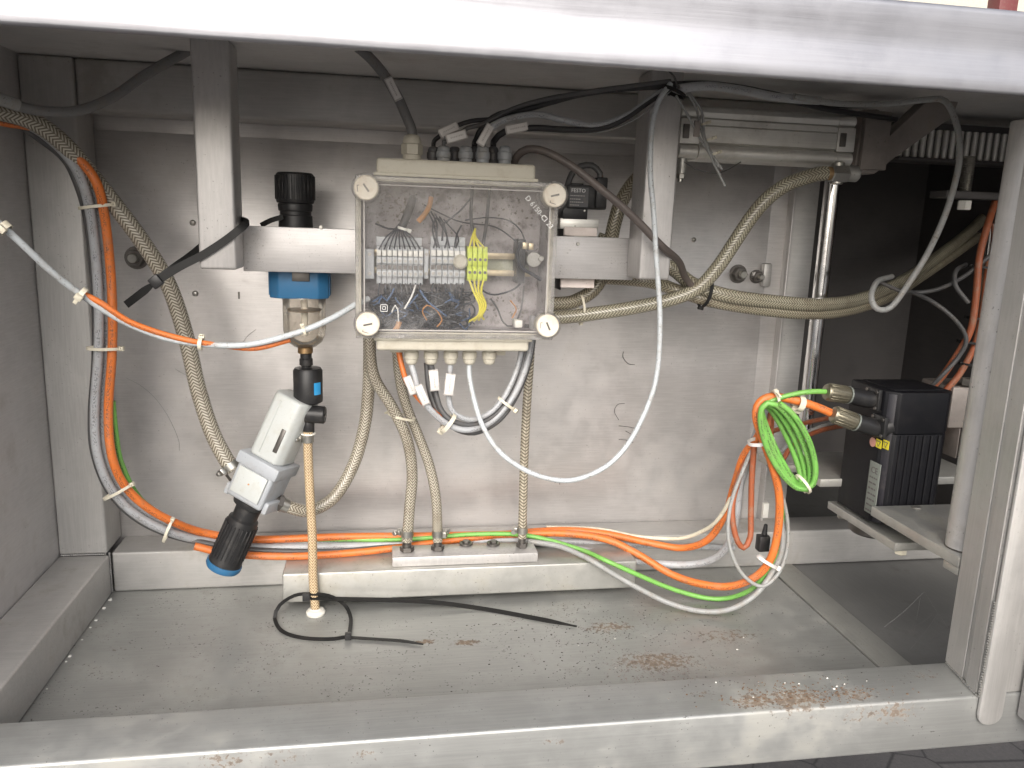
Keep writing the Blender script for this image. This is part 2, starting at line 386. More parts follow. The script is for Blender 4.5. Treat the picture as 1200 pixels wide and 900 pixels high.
    def ribbon(s, pts, wdt, th, nrm=(0, -1, 0), step=.006, closed=False, taper=0):
        p = smooth_path(pts, step, closed); N = len(p); vs = []; nh = Vector(nrm)
        for i in range(N):
            t = ((p[(i+1) % N]-p[i-1]) if closed else (p[min(i+1, N-1)]-p[max(i-1, 0)])).normalized()
            nn = nh if not callable(nrm) else nrm(i/N)
            nn = (nn-t*nn.dot(t)).normalized(); sd = t.cross(nn)
            w2 = wdt/2*(1 if not taper or i < N*(1-taper) else max(.3, (N-i)/(N*taper)))
            for a, b in ((-1, -1), (1, -1), (1, 1), (-1, 1)): vs.append(p[i]+sd*a*w2+nn*b*th/2)
        fs = []
        for i in range(N if closed else N-1):
            for k in range(4):
                j = (k+1) % 4; i2 = (i+1) % N; fs.append((i*4+k, i*4+j, i2*4+j, i2*4+k))
        if not closed: fs += [(3, 2, 1, 0), tuple((N-1)*4+k for k in range(4))]
        return s.add(vs, fs)
    def band(s, c, axis, rx, ry, wdt, th, xdir=None, n=28):
        """flat band round an elliptic bundle"""
        F = frame(c, axis, xdir); vs = []; fs = []
        for k in range(n):
            a = 2*math.pi*k/n
            for dr, dz in ((0, -1), (th, -1), (th, 1), (0, 1)):
                vs.append(((rx+dr)*math.cos(a), (ry+dr)*math.sin(a), dz*wdt/2))
        for k in range(n):
            k2 = (k+1) % n
            for j in range(4):
                j2 = (j+1) % 4; fs.append((k*4+j, k*4+j2, k2*4+j2, k2*4+j))
        return s.add(vs, fs, F)
    def build(s, name, mat, parent=None, sharp=38):
        vs = s.v
        if parent is not None: org = ORG[parent.name]
        else:
            xs = [v.x for v in vs]; ys = [v.y for v in vs]; zs = [v.z for v in vs]
            org = Vector(((min(xs)+max(xs))/2, (min(ys)+max(ys))/2, min(zs)))
        me = bpy.data.meshes.new(name)
        me.from_pydata([tuple(v-org) for v in vs], [], s.f)
        b = bmesh.new(); b.from_mesh(me)
        if s.uv is None: bmesh.ops.recalc_face_normals(b, faces=b.faces)
        b.to_mesh(me); b.free()
        if s.uv:
            ul = me.uv_layers.new(name='UVMap'); k = 0
            for fi, f in enumerate(s.f):
                for q in range(len(f)):
                    ul.data[k].uv = s.fuv[fi][q] if s.fuv[fi] else (0, 0); k += 1
        me.polygons.foreach_set('use_smooth', [True]*len(me.polygons)); me.set_sharp_from_angle(angle=RAD(sharp))
        me.materials.append(mat if not isinstance(mat, str) else M[mat])
        o = bpy.data.objects.new(name, me); COL.objects.link(o)
        if parent is not None: o.parent = parent
        else: o.location = org
        ORG[o.name] = org.copy()
        return o
def tag(o, label=None, cat=None, group=None, kind=None):
    if label: o['label'] = label
    if cat: o['category'] = cat
    if group: o['group'] = group
    if kind: o['kind'] = kind
    return o
def thing(name, label, cat, loc, group=None):
    o = bpy.data.objects.new(name, None); o.empty_display_size = .02; COL.objects.link(o); o.location = loc
    ORG[o.name] = Vector(loc); return tag(o, label, cat, group)
def struct(o): o['kind'] = 'structure'; return o
def text_mb(txt, size, M, ext=.00015, align='CENTER'):
    cu = bpy.data.curves.new('lettering', 'FONT'); cu.body = txt; cu.size = size; cu.extrude = ext
    cu.align_x = align; cu.align_y = 'CENTER'; cu.resolution_u = 2
    ob = bpy.data.objects.new('lettering', cu); COL.objects.link(ob)
    dg = bpy.context.evaluated_depsgraph_get(); me = bpy.data.meshes.new_from_object(ob.evaluated_get(dg))
    mb = MB(); mb.add([v.co.copy() for v in me.vertices], [list(p.vertices) for p in me.polygons], M)
    bpy.data.objects.remove(ob); bpy.data.curves.remove(cu); bpy.data.meshes.remove(me)
    return mb
FRONT = Matrix(((1, 0, 0, 0), (0, 0, -1, 0), (0, 1, 0, 0), (0, 0, 0, 1)))   # local x->X, y->Z, z->-Y
def facing(o, rot=0):
    return Matrix.Translation(Vector(o)) @ FRONT @ Matrix.Rotation(rot, 4, 'Z')

# ================================================================== SETTING
ZF = -.526; ZR = -.467; ZC = .182; XL = -.434; YB = 1.16; XR = .62
struct(MB().box((-60, -60, -1.32), (60, 60, -1.30)).build('ground', 'asphalt'))
struct(MB().box((XL, .70, ZF-.003), (.611, 1.17, ZF)).build('floor', 'floor'))
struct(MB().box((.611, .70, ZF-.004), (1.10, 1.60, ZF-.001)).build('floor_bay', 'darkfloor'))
MB().box((.6125, .716, ZF-.001), (.656, 1.0995, ZF+.003), .0008).build('floor_strip', 'strip')['kind'] = 'structure'
# back wall: main sheet, upper flange strip, right folded sheets
bw = struct(MB().box((XL, YB, ZF), (.5925, YB+.003, .1025), .0007).build('back_wall', 'wall'))
MB().box((XL, YB+.004, .1), (.62, YB+.007, ZC)).build('upper_sheet', 'wall', bw)
MB().box((.594, YB+.003, ZF), (.6205, YB+.006, ZC)).build('edge_sheet', 'wall', bw)
MB().box((.6205, YB-.014, ZF), (.6245, YB+.006, ZC), .0012).build('folded_lip', 'bracket', bw)
MB().box((.625, YB-.002, ZF), (.668, YB+.006, ZC), .001).build('corner_sheet', 'frame', bw)
struct(MB().box((XL-.004, .60, ZF), (XL, YB+.01, ZC)).build('left_wall', 'side'))
struct(MB().box((XL-.004, .655, ZC), (1.12, 1.60, ZC+.004)).build('ceiling', 'ceil'))
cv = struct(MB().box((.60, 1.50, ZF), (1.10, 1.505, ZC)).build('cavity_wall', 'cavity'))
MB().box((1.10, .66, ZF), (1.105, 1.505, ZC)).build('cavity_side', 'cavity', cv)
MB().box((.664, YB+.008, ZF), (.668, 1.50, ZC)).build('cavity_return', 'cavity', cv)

# ------------------------------------------------------------------ welded cabinet frame
fr = thing('machine_cabinet', 'welded square tube steel frame around the open machine compartment', 'cabinet', (.1, .68, ZF))
MXR = Matrix(((0, 0, 1, 0), (1, 0, 0, 0), (0, 1, 0, 0), (0, 0, 0, 1)))
hp_ = [(.6565, .1268), (.6535, .1268), (.6518, .1276), (.6510, .1292), (.6515, .138), (.6524, .147), (.6535, .155), (.6540, .160), (.6537, .166), (.6525, .178), (.6508, .190), (.6512, .1930), (.6530, .1950), (.6565, .1955)]
MB().prism(hp_, 1.95, Matrix.Translation((-.75, 0, 0)) @ MXR).build('header_plate', 'header', fr, 60)
MB().box((-.75, .6570, .1435), (1.2, .716, .1815), .003, seg=3).build('header_beam', 'ceil', fr)
MB().box((-.75, .651, -.5265), (1.2, .716, ZR), .003, seg=3).build('sill_beam', 'sill', fr)
MB().box((XL+.0005, .717, ZF+.0005), (-.3695, 1.0945, ZR), .003, seg=3).build('side_rail', 'frame', fr)
MB().box((-.3685, 1.10, ZF+.0005), (1.09, YB-.0005, ZR), .003, seg=3).build('rear_rail', 'frame', fr)
MB().box((XL+.0005, 1.095, ZR+.001), (-.372, YB-.0005, ZC-.001), .003, seg=3).build('corner_post', 'framev', fr)
MB().box((-.3715, 1.10, .120), (.668, YB-.0005, ZC-.0005), .005, seg=3).build('top_rail', 'frame', fr)
# right front post with a cover strip and a groove down its inner side
zp = Matrix.Translation((0, 0, ZR+.0005)); hp = .1265-ZR-.0005
pp = MB(); pp.prism([(.6175, .653), (.6300, .716), (.700, .716), (.700, .653)], hp, zp, .0015)
post = pp.build('front_post', 'framev', fr)
def jamb(t0, t1, off=.0019):
    a = Vector((.6175, .653)); b_ = Vector((.6300, .716)); nn_ = Vector((-(b_-a).y, (b_-a).x)).normalized()
    p0, p1 = a.lerp(b_, t0), a.lerp(b_, t1)
    MB().prism([tuple(p0+nn_*.0001), tuple(p0+nn_*off), tuple(p1+nn_*off), tuple(p1+nn_*.0001)], hp-.002, Matrix.Translation((0, 0, ZR+.0015)), .0004, 1).build('jamb_plate', 'framev', post)
jamb(.46, 1.0); jamb(.02, .33)
pm = MB(); poly = [(0, .62), (0, .012)] + [(.012-.012*math.cos(a), .012-.012*math.sin(a)) for a in (.4, .8, 1.2)] + [(.012, 0), (.0165, 0)] + [(.0165+.012*math.sin(a), .012-.012*math.cos(a)) for a in (.4, .8, 1.2)] + [(.0285, .012), (.0285, .62)]
pm.prism(poly, .004, facing((.6165, .6500, -.4985)), .0012)
pm.build('cover_strip', 'framev', post)
wb = MB()
rnd = random.Random(3)
for k in range(38):
    z = -.466+k*.0022*1.3
    wb.lathe([(0, -.0016), (.0016, 0), (0, .0016)], Matrix.Translation((.6160+rnd.uniform(-.0006, .0006), .6495, z-.0)), 6)
for k in range(16):
    wb.lathe([(0, -.002), (.0022, 0), (0, .002)], Matrix.Translation((.6150+k*.0008, .652+k*.004, ZR+.001)), 6)
wb.build('weld_bead', 'bolt', fr)['kind'] = 'stuff'
for (a, b2) in (((-.3705, 1.0985, ZR), (-.3705, 1.0985, ZF)), ((XL+.004, 1.094, ZR+.001), (-.372, 1.094, ZR+.001))):
    mb = MB(); a = Vector(a); b2 = Vector(b2); n = int((b2-a).length/.0025)
    for k in range(n): mb.lathe([(0, -.0016), (.0017, 0), (0, .0016)], Matrix.Translation(a.lerp(b2, k/n)), 6)
    mb.build('weld_bead', 'frame', fr)['kind'] = 'stuff'
# open door at the right, hinged to the post
dr = thing('access_hatch', 'dark grey steel door leaf standing open at the right edge', 'door', (.668, .5, -.492))
MB().box((.664, .34, -.492), (.690, .6495, .122), .003).build('door_leaf', 'side', dr)
MB().box((.6605, .36, -.47), (.6638, .630, .11), .001).build('door_liner', 'side', dr)
# red post far behind, seen over the header beam
far = at(1183, 3, Y=5.0)
MB().box((far.x-.07, 5.0, -1.30), (far.x+.07, 5.12, 2.6), .01).build('red_post', 'red')
tag(bpy.data.objects['red_post'], 'dark red steel post far behind above the header beam', 'post')
far = at(1150, 3, Y=7.0)
hw = MB().box((far.x-4.5, 7.0, -1.30), (far.x+2.0, 7.2, 4.0)).build('pale_wall', 'beige'); tag(hw, 'pale building wall behind the red post above header', 'wall')

# ------------------------------------------------------------------ mounting bracket
br = thing('mounting_bracket', 'welded steel bracket with two hanging square posts and a flat crossbar', 'bracket', (.08, .95, -.066))
for x0, x1 in ((-.1990, -.1588), (.3105, .3503)):
    p = MB(); p.box((x0, .93, -.0615), (x1, .9795, ZC-.0005), .003, seg=3); p.build('post', 'bracket', br)
MB().box((-.1600, .9805, -.0660), (.3200, .9855, -.0130), .0012).build('crossbar', 'rail', br)
for (x, z) in ((.245, -.022), (.207, -.049), (-.07, -.0118), (.015, -.064)):
    mb = MB(); mb.cyl((x, .9802, z), (x, .9785, z), .0024, 12, .0004); mb.build('rivet', 'bolt', br)

# ------------------------------------------------------------------ base channel and manifold
b = MB(); b.box((-.130, 1.020, -.5135), (.3665, 1.095, -.4715), .0025, seg=3)
o = b.build('base_channel', 'plate'); tag(o, 'long low aluminium box beam lying on the floor at the rear rail', 'beam')
mf = thing('manifold_block', 'flat steel manifold bar with hose fittings and two plugs on the base beam', 'manifold', (.085, 1.045, -.4712))
MB().box((.0165, 1.028, -.4710), (.2215, 1.070, -.457), .0012).build('block', 'bracket', mf)
for px in (546, 578):
    c = at(px, 638, Z=-.457); mb = MB(); mb.cyl(c, c+Vector((0, 0, .003)), .0098, 20, .0008); mb.build('plug', 'darkbolt', mf)
    mb = MB(); mb.cyl(c+Vector((0, 0, .0028)), c+Vector((0, 0, .0062)), .0055, 6, .0005); mb.build('plug_hex', 'darkbolt', bpy.data.objects[mf.name].children[-1])

# ================================================================== hoses, clamps, ties
def hose(pts, r, mat, label, name='braided_hose', cat='hose', group=None, n=16, step=.006):
    o = MB().tube(pts, r, n, step).build(name, mat, None, 60); return tag(o, label, cat, group)
def tie(c, axis, rx, ry, label, mat='tie', wdt=.0035, th=.0011, xdir=None, headang=0, tail=.008, group=None):
    t = thing('cable_tie', label, 'cable tie', c, group)
    mb = MB(); mb.band(c, axis, rx, ry, wdt, th, xdir); mb.build('band', mat, t)
    F = frame(c, axis, xdir); a = headang
    d = Vector((math.cos(a)*(rx+.002), math.sin(a)*(ry+.002), 0))
    H = F @ Matrix.Translation(d) @ Matrix.Rotation(a, 4, 'Z')
    mb = MB(); mb.box((-.0022, -.0028, -wdt*.75), (.0026, .0028, wdt*.75), .0006, H); mb.build('head', mat, t)
    if tail:
        mb = MB(); mb.box((.0, .0025, -wdt*.4), (.0012, .0025+tail, wdt*.4), .0002, H); mb.build('tail', mat, t)
    return t
def clamp(c, axis, r, label, ang=0, mat='bolt'):
    t = thing('hose_clamp', label, 'hose clamp', c)
    mb = MB(); mb.band(c, axis, r, r, .009, .0011); mb.build('band', mat, t)
    F = frame(c, axis) @ Matrix.Rotation(ang, 4, 'Z')
    mb = MB(); mb.box((r, -.007, -.0045), (r+.006, .007, .0045), .0012, F); mb.build('screw_housing', mat, t)
    mb = MB(); a = F @ Vector((r+.0045, .006, 0)); b2 = F @ Vector((r+.0045, .014, 0)); mb.cyl(a, b2, .0036, 6, .0005); mb.build('worm_screw', mat, t)
    return t
def fitting(c, axis, r, L, name, label, cat='fitting', mat='brass', hexr=None):
    t = thing(name, label, cat, c); c = Vector(c); a = Vector(axis).normalized()
    mb = MB(); mb.cyl(c, c+a*L*.45, hexr or r*1.25, 6, .0006); mb.build('hex_nut', mat, t)
    mb = MB(); mb.lathe([(r, 0), (r, L*.3), (r*.85, L*.34), (r, L*.42), (r*.85, L*.5), (r*.9, L*.6)], frame(c+a*L*.45, a), 16); mb.build('barb', mat, t)
    return t

# big hose at left, wall to white regulator
h1 = P((-40, 122, .94), (0, 130, .96), (40, 143, .98), (80, 174, 1.0), (128, 232, 1.02), (168, 285, 1.03), (198, 335, 1.04), (218, 395, 1.045), (232, 455, 1.045), (248, 505, 1.04), (266, 540, 1.035), (276, 553, 1.033))
hose(h1, .0102, 'hose', 'thick braided hose curving from upper left down to the white regulator')
h2 = P((330, 590, 1.035), (345, 596, 1.04), (365, 598, 1.05), (392, 582, 1.06), (414, 545, 1.07), (427, 500, 1.075), (432, 455, 1.075), (433, 410, 1.07), (432, 360, 1.06))
hose(h2, .0086, 'hose', 'braided hose looping from white regulator up behind the junction box')
hA = P((432, 350, 1.045), (433, 395, 1.045), (438, 440, 1.045), (460, 478, 1.045), (477, 515, 1.045), (483, 555, 1.05), (480, 595, 1.05), (477, 634, 1.050))
hose(hA, .0076, 'hose', 'braided hose from box underside to the leftmost manifold fitting')
hB = P((463, 350, 1.06), (465, 400, 1.062), (468, 440, 1.062), (476, 475, 1.062), (490, 510, 1.06), (503, 545, 1.055), (511, 585, 1.05), (513, 634, 1.050))
hose(hB, .0070, 'hose', 'braided hose crossing behind another to the second manifold fitting')
hC = P((624, 360, 1.06), (621, 420, 1.058), (617, 480, 1.055), (614, 547, 1.052), (612, 630, 1.050))
hose(hC, .0062, 'hosethin', 'thin straight braided hose down to the right manifold fitting')
for (c, r, lab) in ((hA[-1], .0076, 'worm clamp on the leftmost hose of the manifold'), (hB[-1], .0070, 'worm clamp on the second hose of the manifold'), (hC[-1], .0062, 'worm clamp on the thin right hose of the manifold')):
    clamp(c+Vector((0, 0, .012)), (0, 0, 1), r+.0004, lab, {'l': 2.4, 's': -.3, 't': 2.8}.get(lab.split()[4][0], 0))
    fitting(Vector((c.x, c.y, -.4565)), (0, 0, 1), r*.85, .014, 'hose_barb', 'dark barb fitting at the foot of the '+('thin right' if 'right' in lab else ('second' if 'second' in lab else 'leftmost'))+' manifold hose', mat='darkbolt', hexr=r*1.35)
tie(at(471, 488, Y=1.050), (.25, 0, 1), .018, .013, 'pale cable tie joining the two braided hoses under the box', xdir=(1, 0, 0), headang=2.7, tail=.01, wdt=.003)

# hoses right of the junction box
hose(P((600, 352, 1.03), (655, 356, 1.04), (680, 350, 1.045), (700, 334, 1.045), (712, 300, 1.045), (720, 262, 1.04), (729, 235, 1.04), (748, 208, 1.045), (775, 190, 1.06), (800, 184, 1.10), (810, 180, 1.14)), .0095, 'hosedark', 'grimy braided hose rising behind the crossbar beside the black valve')
hose(P((600, 372, 1.03), (655, 372, 1.03), (700, 367, 1.02), (745, 360, 1.01), (790, 350, 1.0), (820, 336, .995), (842, 312, .99), (862, 282, .985), (880, 255, .98), (900, 232, .975), (925, 215, .972), (958, 204, .97), (968, 203, .97)), .0092, 'hoseyel', 'braided hose from behind the box up to the pneumatic cylinder fitting')
hose(P((700, 280, 1.05), (745, 296, 1.04), (785, 313, 1.03), (812, 333, 1.01), (850, 346, 1.0), (900, 353, 1.01), (960, 357, 1.03), (1010, 350, 1.07), (1060, 328, 1.13), (1100, 300, 1.2), (1140, 268, 1.3), (1170, 235, 1.4)), .0095, 'hoseyel', 'upper of two braided hoses running right into the dark bay')
hose(P((700, 325, 1.05), (760, 330, 1.04), (795, 341, 1.02), (830, 352, 1.01), (880, 361, 1.015), (940, 367, 1.03), (990, 364, 1.06), (1040, 348, 1.11), (1085, 320, 1.18), (1120, 296, 1.26), (1150, 275, 1.35)), .0088, 'hosedark', 'lower grimy braided hose running right into the dark bay')
tie(at(826, 342, Y=1.003), (1, .1, -.2), .020, .016, 'black cable tie strapping the braided hoses right of the bracket', 'rubber', xdir=(0, 0, 1), headang=math.pi, tail=.004, wdt=.0045)
tie(at(681, 362, Y=1.03), (1, .1, .1), .018, .013, 'grimy pale cable tie round the hoses beside the box corner', 'tie', xdir=(0, 0, 1), headang=3.4, tail=.012, wdt=.003)

# drain hose
hD = P((361, 506, 1.02), (361, 530, 1.02), (363, 575, 1.018), (366, 630, 1.015), (367, 680, 1.012), (370, 719, 1.010))
hD[-1].z = ZF+.001
hose(hD, .0060, 'hosetan', 'tan braided drain hose hanging straight down to the floor')
gr = MB(); gr.lathe([(.0055, 0), (.0125, 0), (.0130, .003), (.0105, .006), (.0075, .0065), (.0062, .008)], Matrix.Translation((hD[-1].x, hD[-1].y, ZF+.0003)), 24)
tag(gr.build('floor_grommet', 'pvcwhite'), 'white ring grommet where the drain hose enters the floor', 'grommet')

# ------------------------------------------------------------------ filter regulator on the crossbar
RY = 1.035
fr_ = thing('filter_regulator', 'black knob filter regulator with blue collar and clear amber bowl', 'regulator', at(355, 415, Y=RY))
kx = at(346, 230, Y=RY)
def v3(x, z, y=RY): return Vector((x, y, z))
kz = lambda py, px=346: at(px, py, Y=RY).z
K = Matrix.Translation((kx.x, RY, 0))
mb = MB(); zt, zb = kz(203), kz(238)
mb.lathe([(0, zt+.0005), (.0205, zt+.0005), (.0228, zt-.002), (.0232, zb+.003), (.0222, zb), (.0200, zb-.0005), (0, zb-.0006)][::-1], K, 40)
kn = mb.build('knob', 'black', fr_)
mb = MB()
for k in range(26):
    a = 2*math.pi*k/26
    F = Matrix.Translation((kx.x, RY, 0)) @ Matrix.Rotation(a, 4, 'Z'); mb.box((.0222, -.0016, zb+.004), (.0243, .0016, zt-.003), .0005, F, 1)
mb.build('grip_rib', 'black', kn)['kind'] = 'stuff'
mb = MB(); z1 = kz(262)
mb.lathe([(.0205, zb-.0008), (.0212, zb-.003), (.0205, kz(247)), (.0192, kz(248)), (.0192, kz(252)), (.0205, kz(253)), (.0208, z1), (.0215, z1-.02), (.0215, -.04)][::-1], K, 32)
mb.build('neck', 'black', fr_)
bx = at(352, 334, Y=RY).x
mb = MB(); poly = [(-.036, -.016), (-.024, -.026), (.024, -.026), (.036, -.016), (.036, .026), (-.036, .026)]
zu, zl = kz(300), at(352, 348, Y=RY).z
mb.prism(poly, zu-zl, Matrix.Translation((bx, RY, zl)), .0015); body = mb.build('collar', 'blue', fr_)
mb = MB(); q = at(352, 324, Y=RY-.027); mb.box((q.x-.010, RY-.028, q.z-.006), (q.x+.011, RY-.0255, q.z+.008), .0006); mb.build('gauge_window', 'darkbolt', body)
mb = MB(); mb.box((bx-.0375, RY-.012, zl+.003), (bx-.0355, RY+.012, zu), .0004); mb.box((bx+.0355, RY-.012, zl+.003), (bx+.0375, RY+.012, zu), .0004); mb.build('side_grip', 'blue', body)
mb = MB(); mb.box((bx-.032, RY-.022, zu), (bx+.032, RY+.024, -.02), .002); mb.build('body', 'black', fr_)
cx = at(357, 380, Y=RY).x; zt, zb = zl+.001, at(357, 408, Y=RY).z; L = zt-zb
mb = MB(); pr = [(.0268, 0), (.0275, -.002), (.0268, -.005), (.0268, -L*.62), (.0255, -L*.75), (.0215, -L*.87), (.014, -L*.96), (.006, -L)]
mb.lathe(pr[::-1], Matrix.Translation((cx, RY, zt)), 40); mb.f = mb.f[:-1] if False else mb.f
bowl = mb.build('bowl', 'bowl', fr_, 60)
mb = MB(); mb.lathe([(0, 0), (.019, 0), (.0215, .0018), (.019, .003), (0, .003)], Matrix.Translation((cx, RY, zt-.019)), 28); mb.build('baffle_disc', 'brass', bowl)
mb = MB(); mb.cyl((cx, RY, zt-.05), (cx, RY, zt), .0045, 12); mb.build('filter_stem', 'pvcwhite', bowl)
dx = lambda py: at(357 + (py-408)*.06, py, Y=RY).x
def dz(py): return at(359, py, Y=RY).z
cx2 = at(358, 420, Y=RY).x
mb = MB(); mb.cyl((cx2, RY, dz(414)), (cx2, RY, dz(405)), .0095, 20, .001); mb.build('drain_nut', 'brass', fr_)
# auto drain below the bowl
ad = thing('drain_valve', 'small black drain valve with blue label under the filter bowl', 'valve', (at(361, 505, Y=RY-.01).x, RY-.01, dz(505)))
DY = RY-.006; cx3 = at(361, 450, Y=DY).x
mb = MB(); mb.lathe([(.0062, dz(436)), (.0062, dz(428)), (.0085, dz(427)), (.0085, dz(420)), (.0072, dz(419)), (.0072, dz(414))], Matrix.Translation((cx2+.001, RY-.003, 0)), 20); mb.build('coupling', 'black', ad)
mb = MB(); mb.lathe([(.0145, dz(471)), (.0183, dz(469)), (.0186, dz(466)), (.0186, dz(433)), (.0165, dz(430)), (.007, dz(429.5))], Matrix.Translation((cx3, DY, 0)), 36); mb.build('body', 'black', ad)
mb = MB()
for k in range(9):
    a0 = RAD(-62+k*3.6); a1 = RAD(-62+(k+1)*3.6); R_ = .0189
    mb.add([(R_*math.cos(a0), R_*math.sin(a0), dz(459)), (R_*math.cos(a1), R_*math.sin(a1), dz(459)), (R_*math.cos(a1), R_*math.sin(a1), dz(445)), (R_*math.cos(a0), R_*math.sin(a0), dz(445))], [(0, 1, 2, 3)], Matrix.Translation((cx3, DY, 0)))
mb.build('label', 'bluelabel', ad)
mb = MB(); mb.box((cx3-.0165, DY-.012, dz(490)), (cx3+.008, DY+.012, dz(472)), .004, seg=3); mb.build('valve_block', 'black', ad)
mb = MB(); mb.cyl((cx3-.012, DY-.006, dz(482)), (cx3+.022, DY-.010, dz(483)), .0115, 24, .0015); kk = mb.build('side_cap', 'black', ad)
mb = MB(); mb.box((cx3+.0222, DY-.0175, dz(483)-.0012), (cx3+.0232, DY-.0025, dz(483)+.0012)); mb.build('slot', 'darkbolt', kk)
mb = MB(); mb.lathe([(.0062, dz(507)), (.0075, dz(505)), (.0078, dz(491)), (.0068, dz(489))], Matrix.Translation((cx3, DY-.004, 0)), 18); mb.build('spigot', 'black', ad)
mb = MB(); mb.lathe([(.0088, 0), (.0095, .001), (.0088, .0022)], Matrix.Translation((cx3, 1.021, dz(506))), 22); mb.build('seal_ring', 'pvcwhite', ad)
clamp(at(361, 514, Y=1.02), (0, 0, 1), .0064, 'small worm clamp at the top of the tan drain hose', 2.6)

# ------------------------------------------------------------------ white regulator, hanging tilted
WY = 1.03
pb, ptp = at(263, 660, Y=WY), at(343, 478, Y=WY)
ax = (ptp-pb).normalized()
W = frame(pb, ax, (1, 0, 0)) @ Matrix.Diagonal((1.0, 1.0, 1.17, 1.0))
mm = lambda px: px/ (FPX/ (Vector(pb).dot(Vector(FW))))
wr = thing('air_regulator', 'white and grey filter regulator hanging tilted with black knob and blue base ring', 'regulator', pb)
Rz = lambda d: Matrix.Rotation(RAD(d), 4, 'Z')
mb = MB(); mb.lathe([(0, -.0062), (.0215, -.006), (.0235, -.003), (.0235, .0015), (.0225, .002)], W, 32); mb.build('base_ring', 'blue', wr)
mb = MB(); mb.lathe([(.0222, .002), (.0222, .005), (.0215, .007), (.0205, .052), (.0195, .058), (.0165, .060), (.0165, .078), (.016, .080)], W, 36); kb = mb.build('knob', 'black', wr)
mb = MB()
for k in range(24):
    mb.box((.0205, -.001, .010), (.0222, .001, .052), .0003, W @ Rz(k*15), 1)
mb.build('grip_rib', 'black', kb)['kind'] = 'stuff'
mb = MB(); mb.lathe([(.0175, .074), (.0225, .076), (.0235, .079), (.0235, .082), (.021, .084)], W, 30); mb.build('collar_ring', 'black', wr)
B = W @ Rz(-24)
mb = MB(); mb.box((-.027, -.026, .083), (.027, .027, .128), .004, B, 3); wbod = mb.build('body', 'reggrey', wr)
mb = MB(); mb.box((-.031, -.029, .122), (.031, .029, .136), .002, B); mb.build('flange', 'reggrey', wr)
for lx in (-.033, .026):
    MB().box((lx, -.020, .080), (lx+.007, .022, .094), .002, B).build('foot_lug', 'reggrey', wr)
for dx0 in (-.0275,):
    mb = MB()
    mb.box((-.0215, dx0-.0015, .090), (.0215, dx0+.001, .121), .0012, B); mb.build('front_plate', 'regwhite', wr)
mb = MB(); mb.box((-.0255-.003, -.013, .090), (-.026, .013, .118), .001, B); mb.build('side_plate', 'regwhite', wr)
mb = MB(); mb.prism([(-.025, -.012), (-.018, -.023), (.018, -.023), (.025, -.012), (.025, .018), (.016, .025), (-.016, .025), (-.025, .018)], .076, B @ Matrix.Translation((0, 0, .136)), .004, 3); gd = mb.build('bowl_guard', 'regwhite', wr)
mb = MB(); mb.box((.009, -.0242, .150), (.015, -.0225, .178), .0006, B); mb.build('sight_slot', 'darkbolt', gd)
mb = MB(); mb.box((-.010, -.0242, .142), (-.007, -.0228, .205), .0005, B); mb.build('guard_rib', 'regwhite', gd)
mb = MB(); mb.cyl(B @ Vector((.0, -.0287, .106)), B @ Vector((.0, -.0296, .106)), .0012, 10); mb.build('port_mark', 'copper', wr)
# hose ends
e = h1[-1]; d = (h1[-1]-h1[-2]).normalized()
fitting(e-d*.004, d, .0100, .022, 'hose_barb', 'dark barb fitting between the thick hose and the white regulator', mat='darkbolt', hexr=.0135)
clamp(e-d*.010, d, .0106, 'worm clamp on the thick hose at the left of the white regulator', 2.6)
e = h2[0]; d = (h2[0]-h2[1]).normalized()
clamp(e-d*.004, d, .0090, 'worm clamp on the looping hose right of the white regulator', 2.2, 'bolt')
fitting(e, d, .0085, .016, 'hose_barb', 'dark barb fitting at the lower right of the white regulator', mat='darkbolt', hexr=.0115)

# ------------------------------------------------------------------ junction box
JX0, JX1, JZ0, JZ1, JF, JB = -.0275, .1995, -.1325, .0465, .897, .980
jb = thing('junction_box', 'beige junction box with clear lid, round cream corner screws and cable glands', 'junction box', ((JX0+JX1)/2, .94, JZ0))
t = .003
mb = MB(); mb.box((JX0+.002, JB-t, JZ0+.002), (JX1-.002, JB, JZ1-.002))
mb.box((JX0+.002, JF+.020, JZ0+.002), (JX0+.002+t, JB-t, JZ1-.002)); mb.box((JX1-.002-t, JF+.020, JZ0+.002), (JX1-.002, JB-t, JZ1-.002))
mb.box((JX0+.002+t, JF+.020, JZ1-.002-t), (JX1-.002-t, JB-t, JZ1-.002)); mb.box((JX0+.002+t, JF+.020, JZ0+.002), (JX1-.002-t, JB-t, JZ0+.002+t))
mb.build('box_body', 'boxin', jb)
for nm, z0, z1, lip in (('upper_flange', JZ1+.0005, .0665, -1), ('lower_flange', -.1490, JZ0-.0005, 1)):
    mb = MB(); mb.box((-.0045, .912, z0), (.1745, .972, z1), .0035, seg=3); f = mb.build(nm, 'beige', jb)
    mb = MB(); zz = (z0 if lip < 0 else z1-.004); mb.box((-.0075, .909, zz), (.1775, .974, zz+.004), .0012); mb.build('flange_lip', 'beige', f)
